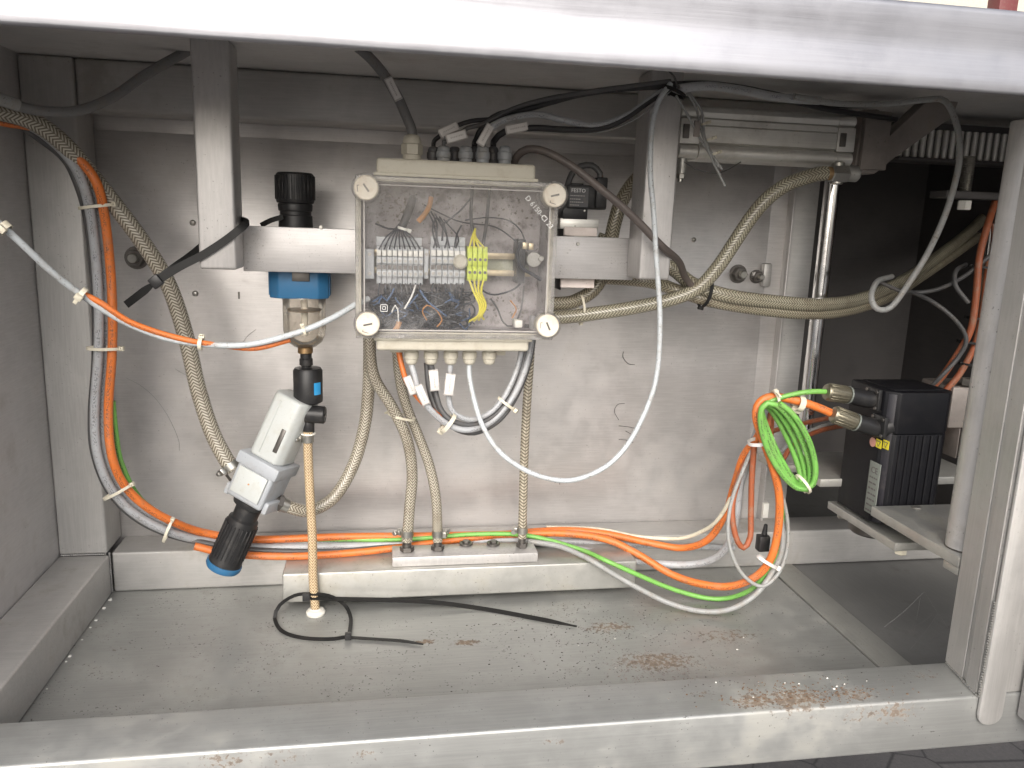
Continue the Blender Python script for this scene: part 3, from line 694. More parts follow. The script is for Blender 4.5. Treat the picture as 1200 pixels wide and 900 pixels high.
# clear lid : front pane plus rim
lid = MB(); lid.box((JX0, JF, JZ0), (JX1, JF+.0028, JZ1), .0009, seg=1)
ld = lid.build('clear_lid', 'lens', jb)
rim = MB(); w_ = .0035
rim.box((JX0, JF+.003, JZ0), (JX0+w_, JF+.019, JZ1)); rim.box((JX1-w_, JF+.003, JZ0), (JX1, JF+.019, JZ1))
rim.box((JX0+w_, JF+.003, JZ1-w_), (JX1-w_, JF+.019, JZ1)); rim.box((JX0+w_, JF+.003, JZ0), (JX1-w_, JF+.019, JZ0+w_))
rim.build('lid_rim', 'lensedge', ld)
gas = MB(); i = .009
for (a, b2, c, d_) in ((JX0+i, JX0+i+.0016, JZ0+i, JZ1-i), (JX1-i-.0016, JX1-i, JZ0+i, JZ1-i), (JX0+i, JX1-i, JZ0+i, JZ0+i+.0016), (JX0+i, JX1-i, JZ1-i-.0016, JZ1-i)):
    gas.box((a, JF-.0012, c), (b2, JF-.0002, d_), .0003, None, 1)
gas.build('lid_bead', 'labelclip', ld)
gm = MB()
for (a, b2, c, d_) in ((JX0, JX0+.006, JZ0, JZ1), (JX1-.006, JX1, JZ0, JZ1), (JX0+.006, JX1-.006, JZ0, JZ0+.005), (JX0+.006, JX1-.006, JZ1-.005, JZ1)):
    gm.box((a, JF+.0192, c), (b2, JF+.0215, d_), .0003, None, 1)
gm.build('body_rim', 'beige', jb)
for (px, py, an) in ((429, 220, -.95), (650, 229, .25), (431, 380, .22), (642, 382, -1.15)):
    c = at(px, py, Y=JF-.004)
    mb = MB(); mb.cyl((c.x, JF+.028, c.z), (c.x, JF-.0040, c.z), .0160, 36, .0012); bs = mb.build('screw_boss', 'lens', jb)
    mb = MB(); mb.cyl((c.x, JF+.016, c.z), (c.x, JF-.0062, c.z), .0132, 36, .0012); sc_ = mb.build('lid_screw', 'cream', jb)
    mb = MB(); mb.box((-.0050, -.0010, .0), (.0050, .0010, .0003), 0, facing((c.x, JF-.0063, c.z), an)); mb.build('slot', 'darkbolt', sc_)
    mb = MB(); mb.box((-.0036, -.0095, .0), (.0036, -.0089, .0002), 0, facing((c.x, JF-.0063, c.z), an-.5)); mb.box((-.0036, -.0095, .0), (-.0030, -.0070, .0002), 0, facing((c.x, JF-.0063, c.z), an-.5)); mb.build('arrow_mark', 'print', sc_)
tm = text_mb('D 6150-CI 23', .0082, facing(at(632, 249, Y=JF-.0012), -math.atan2(24, 22)))
tm.build('lid_lettering', 'printw', ld)
q = at(450, 361, Y=JF-.0010); mb = MB()
for s_ in (.0040, .0019):
    for (a, b2, c, d_) in ((-s_, s_, s_-.0006, s_), (-s_, s_, -s_, -s_+.0006), (-s_, -s_+.0006, -s_, s_), (s_-.0006, s_, -s_, s_)):
        mb.box((q.x+a, JF-.0014, q.z+c), (q.x+b2, JF-.0010, q.z+d_))
mb.build('double_square_symbol', 'printw', ld)
# glands on top (behind and in front rows) and the big one
def gland(px, py, Yd, r, up, mat, big=False):
    c = at(px, py, Y=Yd); s_ = 1 if up else -1; z0 = .0667 if up else -.1492
    H = abs(c.z-z0)
    mb = MB()
    A = Vector((c.x, Yd, z0)); ax_ = (0, 0, s_)
    mb.lathe([(r*.95, 0), (r*.95, H*.22), (r*.86, H*.24)], frame(A, ax_), 24)
    g_ = mb.build('cable_gland', mat, jb)
    mb = MB(); mb.lathe([(r*1.08, H*.24), (r*1.1, H*.3), (r*1.1, H*.62), (r*.98, H*.66)], frame(A, ax_), 6 if big else 10); mb.build('gland_nut', mat, g_)
    mb = MB(); mb.lathe([(r*.95, H*.66), (r*.93, H*.8), (r*.78, H*.94), (r*.55, H)], frame(A, ax_), 20); mb.build('gland_dome', mat, g_)
    return A + Vector((0, 0, s_*H))
gt = gland(483, 158, .945, .0112, True, 'beige', True)
front = [gland(px, 171, .93, .0078, True, 'gland') for px in (520, 546, 566, 592)]
back = [gland(px, 172, .955, .0070, True, 'darkgland') for px in (508, 533, 556, 578)]
low = [gland(px, 427, .94, .0080, False, 'beige', False) for px in (482, 505, 528, 550, 573)]
mb = MB(); q = at(467, 416, Y=.955); mb.box((q.x-.010, .945, -.1565), (q.x+.008, .965, -.1492), .001); mb.build('blank_plug', 'beige', jb)
mb = MB(); q = at(586, 418, Y=.955); mb.box((q.x-.006, .95, -.160), (q.x+.006, .965, -.1492), .001); mb.build('blank_plug', 'beige', jb)

# --- inside the box
TY = .938
rl = MB()
za, zb2 = at(560, 296, Y=.955).z, at(560, 323, Y=.955).z
xa, xb = at(432, 300, Y=.955).x, at(622, 310, Y=.955).x
rl.box((xa, .955, za-.006), (xb, .9565, za), .0004); rl.box((xa, .955, zb2), (xb, .9565, zb2+.006), .0004); rl.box((xa, .9567, za-.007), (xb, .9653, za-.0055)); rl.box((xa, .9567, zb2+.0055), (xb, .9653, zb2+.007))
dr_ = rl.build('din_rail', 'din'); MB().box((xa, .9655, zb2+.004), (xb, .9665, za-.004)).build('web', 'boxweb', dr_)
tag(dr_, 'galvanised mounting rail running across inside the clear lidded box', 'rail')
def terminal_strip(px0, px1, n, label, earth=False):
    y0, y1 = (290, 329) if earth else (288, 334)
    a, b2 = at(px0, 310, Y=TY), at(px1, 310, Y=TY)
    t_ = thing('terminal_strip', label, 'terminal strip', ((a.x+b2.x)/2, TY, at((px0+px1)/2, y1, Y=TY).z))
    pw = (b2.x-a.x)/n; pxm = (px0+px1)/2
    z = lambda py: at(pxm, py, Y=TY).z
    first = None
    for k in range(n):
        x0 = a.x+k*pw+.0003; x1 = a.x+(k+1)*pw-.0003
        if first is None:
            mb = MB()
            if earth:
                mb.box((x0, TY-.002, z(329)), (x1, .955, z(289)), .0006); mb.box((x0, TY-.005, z(311)), (x1, TY-.002, z(296)), .0005); mb.box((x0, TY-.005, z(327)), (x1, TY-.002, z(315)), .0005)
                tm_ = mb.build('terminal', 'yelgreen', t_)
            else:
                mb.box((x0, TY, z(333)), (x1, .955, z(289)), .0006); mb.box((x0, TY-.006, z(309)), (x1, TY, z(301)), .0005); mb.box((x0, TY-.006, z(324)), (x1, TY, z(317)), .0005)
                tm_ = mb.build('terminal', 'greyplastic', t_)
            xc = (x0+x1)/2; f_ = TY-.0062 if not earth else TY-.0052
            ch = []
            for zz in ((z(305.5), z(320.5)) if not earth else (z(304), z(319))):
                mb = MB(); mb.cyl((xc, f_, zz), (xc, f_-.0003, zz), pw*.30, 12); ch.append(mb.build('screw', 'darkbolt' if earth else 'bolt', tm_))
            if not earth:
                mb = MB(); mb.box((x0+.0003, TY-.0066, z(300)), (x1-.0003, TY-.002, z(293.5)), .0004); ch.append(mb.build('marker', 'whiteplastic', tm_))
                mb = MB(); mb.box((x0+.0006, TY-.0012, z(316)), (x1-.0006, TY-.0002, z(311))); ch.append(mb.build('jumper_slot', 'darkbolt', tm_))
            first = (tm_, ch)
        else:
            c = first[0].copy(); c.location = Vector((k*pw, 0, 0)); c.parent = t_; COL.objects.link(c)
            for q_ in first[1]:
                d_ = q_.copy(); d_.parent = c; COL.objects.link(d_)
    return a, b2, z
terminal_strip(441, 496, 9, 'row of nine grey terminals at the left in the clear lidded box')
terminal_strip(504, 545, 6, 'row of six grey terminals in the middle of the clear lidded box')
terminal_strip(547, 571, 4, 'four yellow green earth terminals in the clear lidded box', True)
for (px, lab) in ((433, 'grey end clamp left of the nine terminals'), (500, 'grey end clamp between the two grey terminal rows')):
    q = at(px, 292, Y=TY); q2 = at(px, 327, Y=TY)
    es = thing('end_clamp', lab, 'clamp', (q.x, TY, q2.z))
    mb = MB(); mb.box((q.x-.0052 if px < 450 else q.x-.0026, TY+.003, q2.z), (q.x+.0052 if px < 450 else q.x+.0026, .955, q.z), .0008); mb.build('body', 'greyplastic', es)
    for zz in (q.z-.006, q2.z+.006):
        mb = MB(); mb.cyl((q.x, TY+.003, zz), (q.x, TY+.0022, zz), .0021, 12); mb.build('screw', 'bolt', es)
# grey carriers above the markers
for (a, b2, lab) in ((441, 494, 'grey cover strip above the nine terminals'), (505, 545, 'grey cover strip above the six terminals')):
    q = at(a, 277, Y=TY+.006); q2 = at(b2, 289, Y=TY+.006)
    tag(MB().box((q.x, TY+.004, q2.z), (q2.x, TY+.012, q.z), .0008).build('cover_strip', 'greyplastic'), lab, 'cover strip')
# relay or switch at right
q = at(620, 305, Y=.945)
rs = thing('box_contactor', 'small silver and black switch on the rail at the right inside the box', 'switch', q)
s0, s1 = at(606, 280, Y=.94), at(614, 332, Y=.94)
mb = MB(); mb.box((s0.x, .935, s1.z), (s1.x, .965, s0.z), .001); mb.build('black_plate', 'black', rs)
mb = MB(); q2 = at(625, 304, Y=.935); mb.cyl((q2.x, .955, q2.z), (q2.x, .930, q2.z), .0095, 20, .001); mb.build('round_body', 'bolt', rs)
for (px, py) in ((615, 288), (622, 289)):
    q2 = at(px, py, Y=.935); mb = MB(); mb.box((q2.x-.003, .932, q2.z-.004), (q2.x+.003, .95, q2.z+.004), .0008); mb.build('terminal_post', 'din', rs)
mb = MB(); q2 = at(634, 303, Y=.93); mb.cyl((q2.x, .945, q2.z), (q2.x, .928, q2.z), .0035, 14, .0006); mb.build('screw', 'bolt', rs)
# white square clip and grey slab at right bottom
q = at(607, 379, Y=.93); tag(MB().box((q.x-.0045, .925, q.z-.0045), (q.x+.0045, .945, q.z+.0045), .0008).build('white_clip', 'whiteplastic'), 'small white square clip at the bottom right inside the box', 'clip')
q = at(540, 307, Y=.925); mb = MB(); mb.cyl((q.x, .936, q.z), (q.x, .927, q.z), .0085, 24, .002); tag(mb.build('round_cap', 'beige'), 'round translucent cap hanging over the middle terminals', 'cap')

# wires in the box
ORD = ('leftmost', 'second from left', 'third from left', 'fourth from left', 'fifth from left', 'sixth from left', 'seventh from left', 'eighth from left', 'rightmost')
def od(k, n): return 'rightmost' if k == n-1 else ORD[k]
def wire(pts, r, mat, label=None, cat='wire', group=None, name='wire', n=6, step=.004):
    o = MB().tube(pts, r, n, step).build(name, mat, None, 60); return tag(o, label, cat, group)
for k, px in enumerate((444, 450, 456, 462, 468.5, 474.5, 481, 487, 492.5)):
    j = (k-4)
    wire(P((470+j*.5, 262, .945), (468+j*1.6, 270, .938), (468+j*4.0, 281-abs(j)*.6, .934), (px, 292, .936)), .0009, 'wblack', od(k, 9)+' black wire fanned from the tied bundle to the nine terminals', group='black wires fanned over the nine terminals')
for k, px in enumerate((508, 515, 521, 527, 534)):
    wire(P((500+k*5, 245+k*3, .955), (508+k*4, 262, .95), (px+(-1)**k*3, 278, .94), (px, 291, .937)), .0010, 'wblack', od(k, 5)+' thin black wire dropping to the six terminals', group='black wires over the six terminals')
wire(P((484, 232, .96), (478, 250, .95), (470, 268, .945)), .005, 'dgrey', 'thick dark wire bundle above the nine terminals tied with white', name='wire_bundle', cat='wire bundle', n=10)
wire(P((497, 240, .955), (512, 248, .95), (540, 260, .95), (580, 266, .95), (605, 283, .945), (612, 288, .94)), .0009, 'wblack', 'black wire arching from the bundle to the silver switch')
wire(P((545, 258, .952), (570, 255, .95), (595, 258, .948), (610, 270, .945), (616, 285, .94)), .0009, 'wblack', 'upper black wire arching to the silver switch')
wire(P((555, 205, .96), (553, 230, .955), (552, 255, .95), (556, 280, .945), (560, 291, .938)), .0022, 'dgrey', 'dark cable dropping from a top gland to the earth terminals')
wire(P((575, 210, .96), (572, 240, .955), (570, 262, .95), (566, 287, .942)), .0022, 'dgrey', 'second dark cable dropping right of the first inside the box')
for k, (px, s_) in enumerate(((550, -3), (556, 0), (562, 2), (568, 4))):
    wire(P((557, 268, .945), (555+s_*.6, 278, .938), (px, 291, .936)), .0012, 'wyel', od(k, 4)+' yellow green wire above the earth terminals', group='yellow green wires above the earth terminals')
for k in range(4):
    wire(P((550+k*5.5, 328, .936), (555+k*3, 342, .932), (562+k*2.5, 358, .93), (560+k*1.5, 370, .932), (549+k*6, 377-k, .938)), .0014, 'wyel', od(k, 4)+' yellow wire curving down from the earth terminals', group='yellow wires below the earth terminals')
wire(P((487, 334, .935), (482, 348, .928), (474, 362, .925)), .0012, 'wwhite', 'white wire slanting below the nine terminals')
wire(P((474, 362, .925), (480, 356, .93), (490, 345, .935)), .0011, 'wblue', 'blue wire beside the slanting white wire')
wire(P((492, 340, .932), (500, 352, .926), (512, 362, .926), (523, 370, .93)), .0012, 'wblue', 'blue wire running to the right below the terminals')
wire(P((462, 338, .935), (458, 346, .93), (453, 353, .93)), .0012, 'wblue', 'short blue wire below the left terminals')
wire(P((459, 366, .93), (463, 358, .927), (466, 362, .926), (467, 378, .928)), .0010, 'wwhite', 'white wire looping beside the orange tip at the bottom')
wire(P((500, 375, .93), (495, 365, .926), (500, 358, .926), (510, 362, .928), (518, 375, .93), (512, 383, .932)), .0010, 'worange', 'thin brown wire loop at the bottom of the box')
wire(P((598, 352, .94), (605, 362, .935), (600, 373, .935)), .0011, 'worange', 'thin orange wire at the lower right inside the box')
wire(P((575, 350, .95), (583, 362, .945), (590, 378, .94), (600, 382, .94), (610, 365, .94), (614, 335, .94)), .0011, 'dgrey', 'dark wire looping below the silver switch')
wire(P((468, 377, .93), (466, 383, .928), (463, 387, .93)), .0035, 'copper', 'orange crimped wire end at the bottom left of the box')
wire(P((505, 232, .955), (503, 242, .948), (497, 252, .945), (490, 260, .945)), .0032, 'copper', 'dusty orange wire sleeve near the top of the box')
for (pts, lab) in (([(440, 262, .955), (455, 268, .95), (468, 268, .945)], 'short dark wire reaching left to the tied bundle in the box'),
        ([(520, 262, .95), (538, 248, .952), (552, 232, .955)], 'dark wire slanting up behind the middle terminals'),
        ([(512, 290, .937), (507, 270, .945), (511, 256, .95), (519, 262, .95), (518, 282, .94)], 'looped dark wire over the six terminals'),
        ([(533, 290, .937), (535, 276, .94), (541, 264, .945)], 'short stub wire at the right of the six terminals'),
        ([(610, 285, .935), (606, 300, .928), (612, 314, .926), (625, 322, .928), (634, 328, .932)], 'thick black lead curling round the silver switch'),
        ([(552, 330, .95), (575, 345, .95), (600, 340, .95), (612, 330, .95)], 'dark wire sagging right of the yellow wires')):
    wire(P(*pts), .0012 if 'thick' not in lab else .0022, 'wblack', lab)
gb_ = MB(); gr_ = random.Random(21)
for k in range(240):
    px, py = gr_.choice([(470, 235), (500, 230), (455, 250), (520, 250), (590, 240), (620, 255), (580, 350), (600, 360)]); q_ = at(gr_.gauss(px, 14), gr_.gauss(py, 9), Y=.9768)
    if not (JX0+.012 < q_.x < JX1-.012 and JZ0+.012 < q_.z < JZ1-.012): continue
    s_ = gr_.uniform(.0005, .0022); gb_.lathe([(s_, 0), (s_*.6, .0006), (0, .0008)], frame(q_, (0, -1, 0)) @ Matrix.Rotation(gr_.random()*3, 4, 'Z') @ Matrix.Diagonal((1, gr_.uniform(.3, 1), 1, 1)), 6)
tag(gb_.build('box_grime', 'castiron'), 'dark grime specks on the back of the clear lidded box', 'debris', kind='stuff')
def hang(px0, px1, n, lab, grp):
    for k in range(n):
        px = px0+(px1-px0)*k/(n-1)
        wire(P((px, 332, .937), (px+rnd.uniform(-2, 2), 340, .934), (px+rnd.uniform(-4, 4), 352, .934+rnd.uniform(0, .01))), .0010, rnd.choice(['wblack', 'wblack', 'dgrey']), od(k, n)+' '+lab, group=grp)
        wf = at(px, 339, Y=.934)
hang(445, 493, 9, 'short dark wire leaving the underside of the nine terminals', 'dark wires under the nine terminals')
hang(508, 542, 6, 'short dark wire leaving the underside of the six terminals', 'dark wires under the six terminals')
tg = MB()
for k in range(105):
    x0 = rnd.uniform(436, 545); y0 = rnd.uniform(345, 384)
    pts = [(x0, y0, rnd.uniform(.935, .968))]
    for j in range(4):
        x0 += rnd.uniform(-20, 22); y0 += rnd.uniform(-9, 9); y0 = min(max(y0, 343), 386); x0 = min(max(x0, 434), 556); pts.append((x0, y0, rnd.uniform(.932, .968)))
    tg.tube(P(*pts), rnd.choice((.0009, .0011, .0014)), 5, .004)
for k in range(60):
    x0 = rnd.uniform(440, 548); y0 = rnd.uniform(338, 384); pts = []
    for j in range(4):
        pts.append((x0, y0, rnd.uniform(.94, .972))); x0 = min(max(x0+rnd.uniform(-10, 11), 436), 556); y0 = min(max(y0+rnd.uniform(-12, 12), 338), 386)
    tg.tube(P(*pts), .0014, 5, .004)
tag(tg.build('wire_tangle', 'wblack', None, 60), 'dense tangle of thin dark wires filling the bottom of the box', 'wire tangle', kind='stuff')
tg = MB()
for k in range(16):
    x0 = rnd.uniform(440, 545); y0 = rnd.uniform(345, 380); pts = []
    for j in range(4):
        pts.append((x0, y0, rnd.uniform(.928, .945))); x0 = min(max(x0+rnd.uniform(-12, 14), 436), 550); y0 = min(max(y0+rnd.uniform(-9, 9), 343), 386)
    tg.tube(P(*pts), .0010, 5, .004)
tag(tg.build('blue_wire_tangle', 'wblue', None, 60), 'loose blue wires mixed into the tangle inside the box', 'wire tangle', kind='stuff')
tie(at(472, 268, Y=.942), (.3, 0, 1), .0055, .0055, 'white cable tie on the wire bundle inside the box', 'whiteplastic', wdt=.003, headang=0, tail=.005)

# ------------------------------------------------------------------ cable markers
def marker(px, py, Y, L, W_, ang, label, group=None):
    c = at(px, py, Y=Y); t_ = thing('cable_marker', label, 'cable marker', c, group)
    F = facing(c, ang)
    mb = MB(); mb.box((-L/2-.001, -W_/2-.0006, -.003), (L/2+.001, W_/2+.0006, 0), .0006, F); mb.build('carrier', 'labelclip', t_)
    mb = MB(); mb.box((-L/2+.0005, -W_/2+.0003, .0002), (L/2-.0005, W_/2-.0003, .0012), .0003, F); mb.build('paper_label', 'label', t_)
    mb = MB(); x = -L/2+.004
    while x < L/2-.004:
        l = rnd.uniform(.0006, .0016); mb.box((x, -.0008, .0013), (x+l, .0008, .0014), 0, F); x += l+.0007
    mb.build('printed_code', 'labelclip', t_)
marker(461, 104, .925, .024, .0085, RAD(-62), 'white marker on the thick grey cable above the box')
marker(526, 152, .925, .022, .0088, RAD(28), 'upper left white marker above the box glands')
marker(535, 160, .918, .022, .0088, RAD(18), 'white marker overlapping another just above the glands')
marker(569, 158, .92, .024, .0088, RAD(62), 'steep white marker standing above the middle glands')
marker(606, 150, .918, .025, .0088, RAD(14), 'white marker on the black cable right of the glands')
marker(481, 452, .93, .022, .0085, RAD(-68), 'leftmost white marker below the box')
marker(495, 463, .922, .024, .0090, RAD(-66), 'lowest white marker on the grey cable below the box')
marker(509, 446, .922, .024, .0105, RAD(-84), 'upright white marker in the middle below the box')
marker(527, 451, .922, .025, .0110, RAD(84), 'rightmost wide white marker below the box')

# ------------------------------------------------------------------ cables
def cable(pts, r, mat, label, cat='cable', group=None, name='cable', n=12):
    o = MB().tube(pts, r, n, .006).build(name, mat, None, 60); return tag(o, label, cat, group)
# top
cable([at(370, 20, Y=.95), at(400, 42, Y=.95)] + P((425, 60, .95), (446, 82, .948), (465, 112, .946), (476, 136, .945)) + [gt+Vector((0, 0, .004)), gt-Vector((0, 0, .006))], .0058, 'mgrey', 'thick grey cable dropping into the big gland on the box')
cable(P((-40, 104, .93), (0, 116, .94), (22, 124, .95)), .0068, 'lgrey', 'light grey sleeve end entering at the upper left edge')
cable(P((20, 124, .952), (48, 130, .96), (90, 130, .98), (130, 115, 1.0), (170, 88, 1.01), (212, 64, 1.02), (240, 50, 1.02), (290, 38, 1.02)), .0056, 'mgrey', 'dark grey cable sagging across the upper left corner')
NODE = (788, 98)
cable([back[0]-Vector((0, 0, .004)), back[0]+Vector((0, 0, .004))] + P((512, 162, .935), (530, 150, .93), (552, 142, .93), (585, 138, .93), (620, 124, .925), (660, 114, .92), (720, 104, .915), (788, 98, .91), (840, 98, .92), (900, 108, .94), (980, 124, .97), (1060, 122, 1.0)), .0026, 'blackc', 'thin black cable running from the left gland up to the strapped node')
cable([front[0]-Vector((0, 0, .004)), front[0]+Vector((0, 0, .004))] + P((530, 164, .93), (548, 150, .928), (565, 146, .928), (600, 128, .922), (640, 116, .918), (700, 106, .914), (786, 95, .908)), .0026, 'dgrey', 'second thin cable beside the black one above the glands')
cable([back[2]-Vector((0, 0, .004)), back[2]+Vector((0, 0, .004))] + P((558, 164, .94), (566, 148, .935), (585, 134, .93), (620, 127, .925), (690, 109, .92), (784, 101, .912), (870, 103, .93), (960, 126, .96), (1050, 140, 1.0)), .0034, 'blackc', 'black cable from the middle gland into the strapped node')
cable([front[2]-Vector((0, 0, .004)), front[2]+Vector((0, 0, .004))] + P((570, 158, .925), (580, 146, .922), (600, 138, .92), (630, 134, .92), (665, 142, .92), (700, 147, .918), (735, 135, .915), (765, 114, .912), (787, 100, .91)), .0036, 'grey', 'grey cable waving from the middle gland to the strapped node')
cable([back[3]-Vector((0, 0, .004)), back[3]+Vector((0, 0, .004))] + P((580, 164, .935), (592, 154, .925), (625, 150, .92), (665, 152, .92), (700, 151, .918), (730, 140, .915), (762, 118, .912), (787, 102, .91)), .0036, 'blackc', 'black cable with a white marker sagging to the strapped node')
cable(P((640, 150, .925), (680, 155, .925), (715, 152, .92), (750, 136, .915), (786, 106, .91)), .0011, 'lgrey', 'thin light wire hanging under the black cables at top')
cable(P((795, 104, .905), (830, 101, .91), (870, 106, .92), (910, 114, .93), (960, 118, .95)), .0052, 'grey', 'thick grey cable running right from the strapped node')
cable(P((930, 113, .93), (980, 121, .94), (1040, 122, .95), (1085, 117, .94), (1108, 119, .93), (1122, 150, .92), (1124, 190, .92), (1110, 245, .92), (1088, 295, .93), (1063, 335, .94), (1044, 360, .95), (1028, 362, .95), (1021, 348, .96), (1028, 330, .99), (1045, 324, 1.05)), .0038, 'lgrey', 'light grey cable arching down through the dark bay')
cable(P((786, 98, .905), (772, 118, .90), (764, 150, .90), (762, 200, .90), (766, 250, .90), (769, 300, .90), (773, 360, .90), (773, 400, .90), (770, 436, .90), (762, 468, .90), (740, 514, .90), (715, 543, .90), (685, 559, .90), (657, 563, .90), (622, 554, .90), (588, 532, .905), (567, 502, .915), (555, 466, .93), (550, 440, .938)) + [low[3], low[3]+Vector((0, 0, .008))], .0031, 'white', 'long white cable looping from the top strap down and up into the box')
tie(at(790, 108, Y=.906), (.4, 0, 1), .013, .009, 'black cable tie strapping the cables at the top of the right bracket post', 'rubber', xdir=(1, 0, 0), headang=1.8, tail=.01, wdt=.004)
cable(P((795, 104, .902), (790, 90, .905), (783, 82, .91), (780, 70, .93)), .0012, 'dgrey', 'thin wire end rising above the strapped node')
# black cable across to the right
cable(P((602, 192, .945), (606, 183, .935), (618, 175, .925), (640, 178, .915), (672, 196, .905), (705, 222, .90), (740, 252, .90), (775, 288, .91), (795, 306, .95), (803, 325, .985), (815, 340, 1.0)), .0046, 'brownc', 'worn dark cable arching from the box over the right bracket post')
# cut twisted leads at the cylinder
for k, (pts, lab) in enumerate(((P((800, 102, .915), (815, 125, .915), (824, 160, .915), (836, 190, .915), (850, 218, .915)), 'longest of three cut grey leads hanging by the cylinder'),
        (P((803, 103, .918), (822, 130, .912), (826, 162, .919), (839, 188, .912), (846, 198, .915)), 'twisted cut grey lead beside the longest one'),
        (P((792, 112, .91), (806, 135, .91), (818, 158, .912), (830, 178, .918), (843, 196, .912)), 'cut grey lead starting below the black strap'))):
    cable(pts, .0015, 'lgrey', lab, name='cut_lead', cat='cable')
mb = MB(); q = at(816, 151, Y=.912); mb.box((q.x-.0035, .909, q.z-.009), (q.x+.0035, .912, q.z+.009), .0005); tag(mb.build('blank_marker', 'castiron'), 'dark blank marker tag on the cut leads by the cylinder', 'cable marker')
for (px, py, lab) in ((825, 145, 'upper'), (832, 163, 'middle'), (838, 180, 'lower')):
    tie(at(px, py, Y=.914), (.35, 0, -1), .0035, .003, lab+' tiny tie on the cut grey leads by the cylinder', 'tie', wdt=.0025, th=.0007, tail=.002)
cable(P((802, 190, .95), (815, 198, .955), (835, 203, .96), (850, 200, .97), (868, 190, .98)), .0007, 'dgrey', 'hair thin wire sagging under the pneumatic cylinder')

# cables below the box
BL = Vector((0, 0, .006))
cable([low[0]+BL, low[0]] + P((486, 440, .935), (492, 462, .93), (506, 482, .928), (526, 498, .928), (548, 504, .93), (575, 495, .94), (598, 470, .95), (613, 440, .955), (622, 405, .96), (624, 370, .965)), .0038, 'grey', 'outer grey cable of the bundle looping under the box')
cable([low[1]+BL, low[1]] + P((508, 440, .94), (511, 462, .935), (518, 482, .932), (532, 494, .93), (556, 498, .935), (583, 484, .945), (603, 456, .955), (614, 420, .962), (618, 380, .968)), .0034, 'dgrey', 'middle dark cable of the bundle looping under the box')
cable([low[2]+BL, low[2]] + P((527, 442, .94), (526, 468, .935), (532, 484, .933), (552, 492, .935), (575, 483, .94), (594, 460, .95), (608, 425, .957), (614, 385, .965)), .0034, 'grey', 'inner grey cable of the bundle looping under the box')
cable(P((500, 425, .955), (503, 455, .95), (512, 480, .94), (530, 500, .94), (556, 507, .94), (585, 492, .95), (606, 462, .96), (620, 425, .967), (626, 390, .97)), .0036, 'dgrey', 'lowest dark cable of the bundle looping under the box')
cable(P((466, 405, .955), (470, 425, .95), (477, 448, .945), (490, 466, .94), (505, 480, .938), (518, 490, .935), (527, 497, .935)), .0034, 'orange', 'orange cable coming out left of the lower glands')
tie(at(525, 496, Y=.929), (.8, 0, -.6), .013, .010, 'white cable tie with blunt head on the looping bundle under the box', 'tie', xdir=(0, 0, 1), headang=3.5, tail=.012, wdt=.005)
tie(at(594, 473, Y=.95), (.6, 0, .8), .013, .010, 'pale cable tie on the rising side of the bundle under the box', 'tie', xdir=(1, 0, 0), headang=-.5, tail=.004)

# left white + orange cable
cable(P((-60, 215, .80), (5, 267, .82), (60, 318, .85), (95, 345, .87), (140, 374, .885), (190, 395, .895), (235, 403, .90), (290, 404, .905), (345, 391, .905), (385, 375, .91), (415, 358, .925), (432, 350, .935)), .0035, 'white', 'whitish cable sweeping from the left edge to the box side')
cable(P((97, 344, .872), (120, 356, .876), (150, 376, .884), (190, 391, .892), (232, 401, .898), (262, 405, .904), (300, 408, .910), (340, 398, .912)), .0032, 'orange', 'thin orange cable riding on the whitish cable at left')
tie(at(5, 267, Y=.82), (.7, 0, -.7), .0055, .005, 'rusty stained tie on the whitish cable at the left edge', 'tie', wdt=.007, headang=1.6, tail=.006)
tie(at(96, 345, Y=.87), (.8, .1, -.6), .0065, .006, 'pale tie where the orange cable joins the whitish cable', 'tie', wdt=.005, headang=1.7, tail=.006)
tie(at(235, 403, Y=.90), (1, 0, -.1), .0062, .006, 'pale tie on the whitish cable beside the thick braided hose', 'tie', wdt=.004, headang=1.0, tail=.004)
tie(at(357, 388, Y=.905), (1, 0, .35), .0045, .0045, 'pale tie on the whitish cable in front of the clear bowl', 'tie', wdt=.003, headang=1.6, tail=.003)

# left vertical bundle that turns along the rear rail
def run(dx, dy, Y0, Yb, tail):
    pts = [(-40, 126+dx*.4, .965), (4, 136+dx*.4, .98), (44+dx*.3, 152+dy, Y0-.01), (78+dx*.6, 182+dy*.6, Y0), (96+dx, 212+dy, Y0), (106+dx, 250+dy, Y0+.01), (113+dx, 310+dy, Y0+.02), (116+dx, 370+dy, Y0+.02), (115+dx, 420+dy, Y0+.02), (111+dx, 480+dy*.6, Y0+.02), (114+dx, 530-dx*.1, Y0+.015), (130+dx*.8, 572-dx*.5, Y0+.02), (158+dx*.6, 602-dx*.7, Y0+.03), (195+dx*.3, 622-dx*.75, Y0+.045), (240, 634-dx*.6, Yb)]
    return P(*(pts+tail))
cable(run(0, 0, 1.0, 1.075, [(300, 641, 1.085), (400, 640, 1.085), (470, 637, 1.088), (560, 634, 1.088), (620, 634, 1.085), (690, 646, 1.07), (760, 659, 1.055), (815, 661, 1.03), (848, 646, 1.0), (862, 610, .985), (867, 570, .98), (878, 535, .965), (888, 505, .955), (900, 480, .95)]), .0056, 'grey', 'thick grey cable, leftmost of the bundle curving down the corner post')
cable(run(8, 0, 1.012, 1.083, [(300, 636, 1.092), (400, 634, 1.092), (470, 633, 1.093), (560, 632, 1.093), (700, 636, 1.09), (780, 640, 1.09), (860, 642, 1.09)]), .0046, 'grey', 'slimmer grey cable squeezed beside the orange one at the corner post')
cable(run(-4, 8, 1.015, 1.068, [(300, 645, 1.075), (380, 646, 1.080), (460, 641, 1.082), (540, 638, 1.085)]), .0042, 'dgrey', 'dark grey cable behind the others in the left corner bundle')
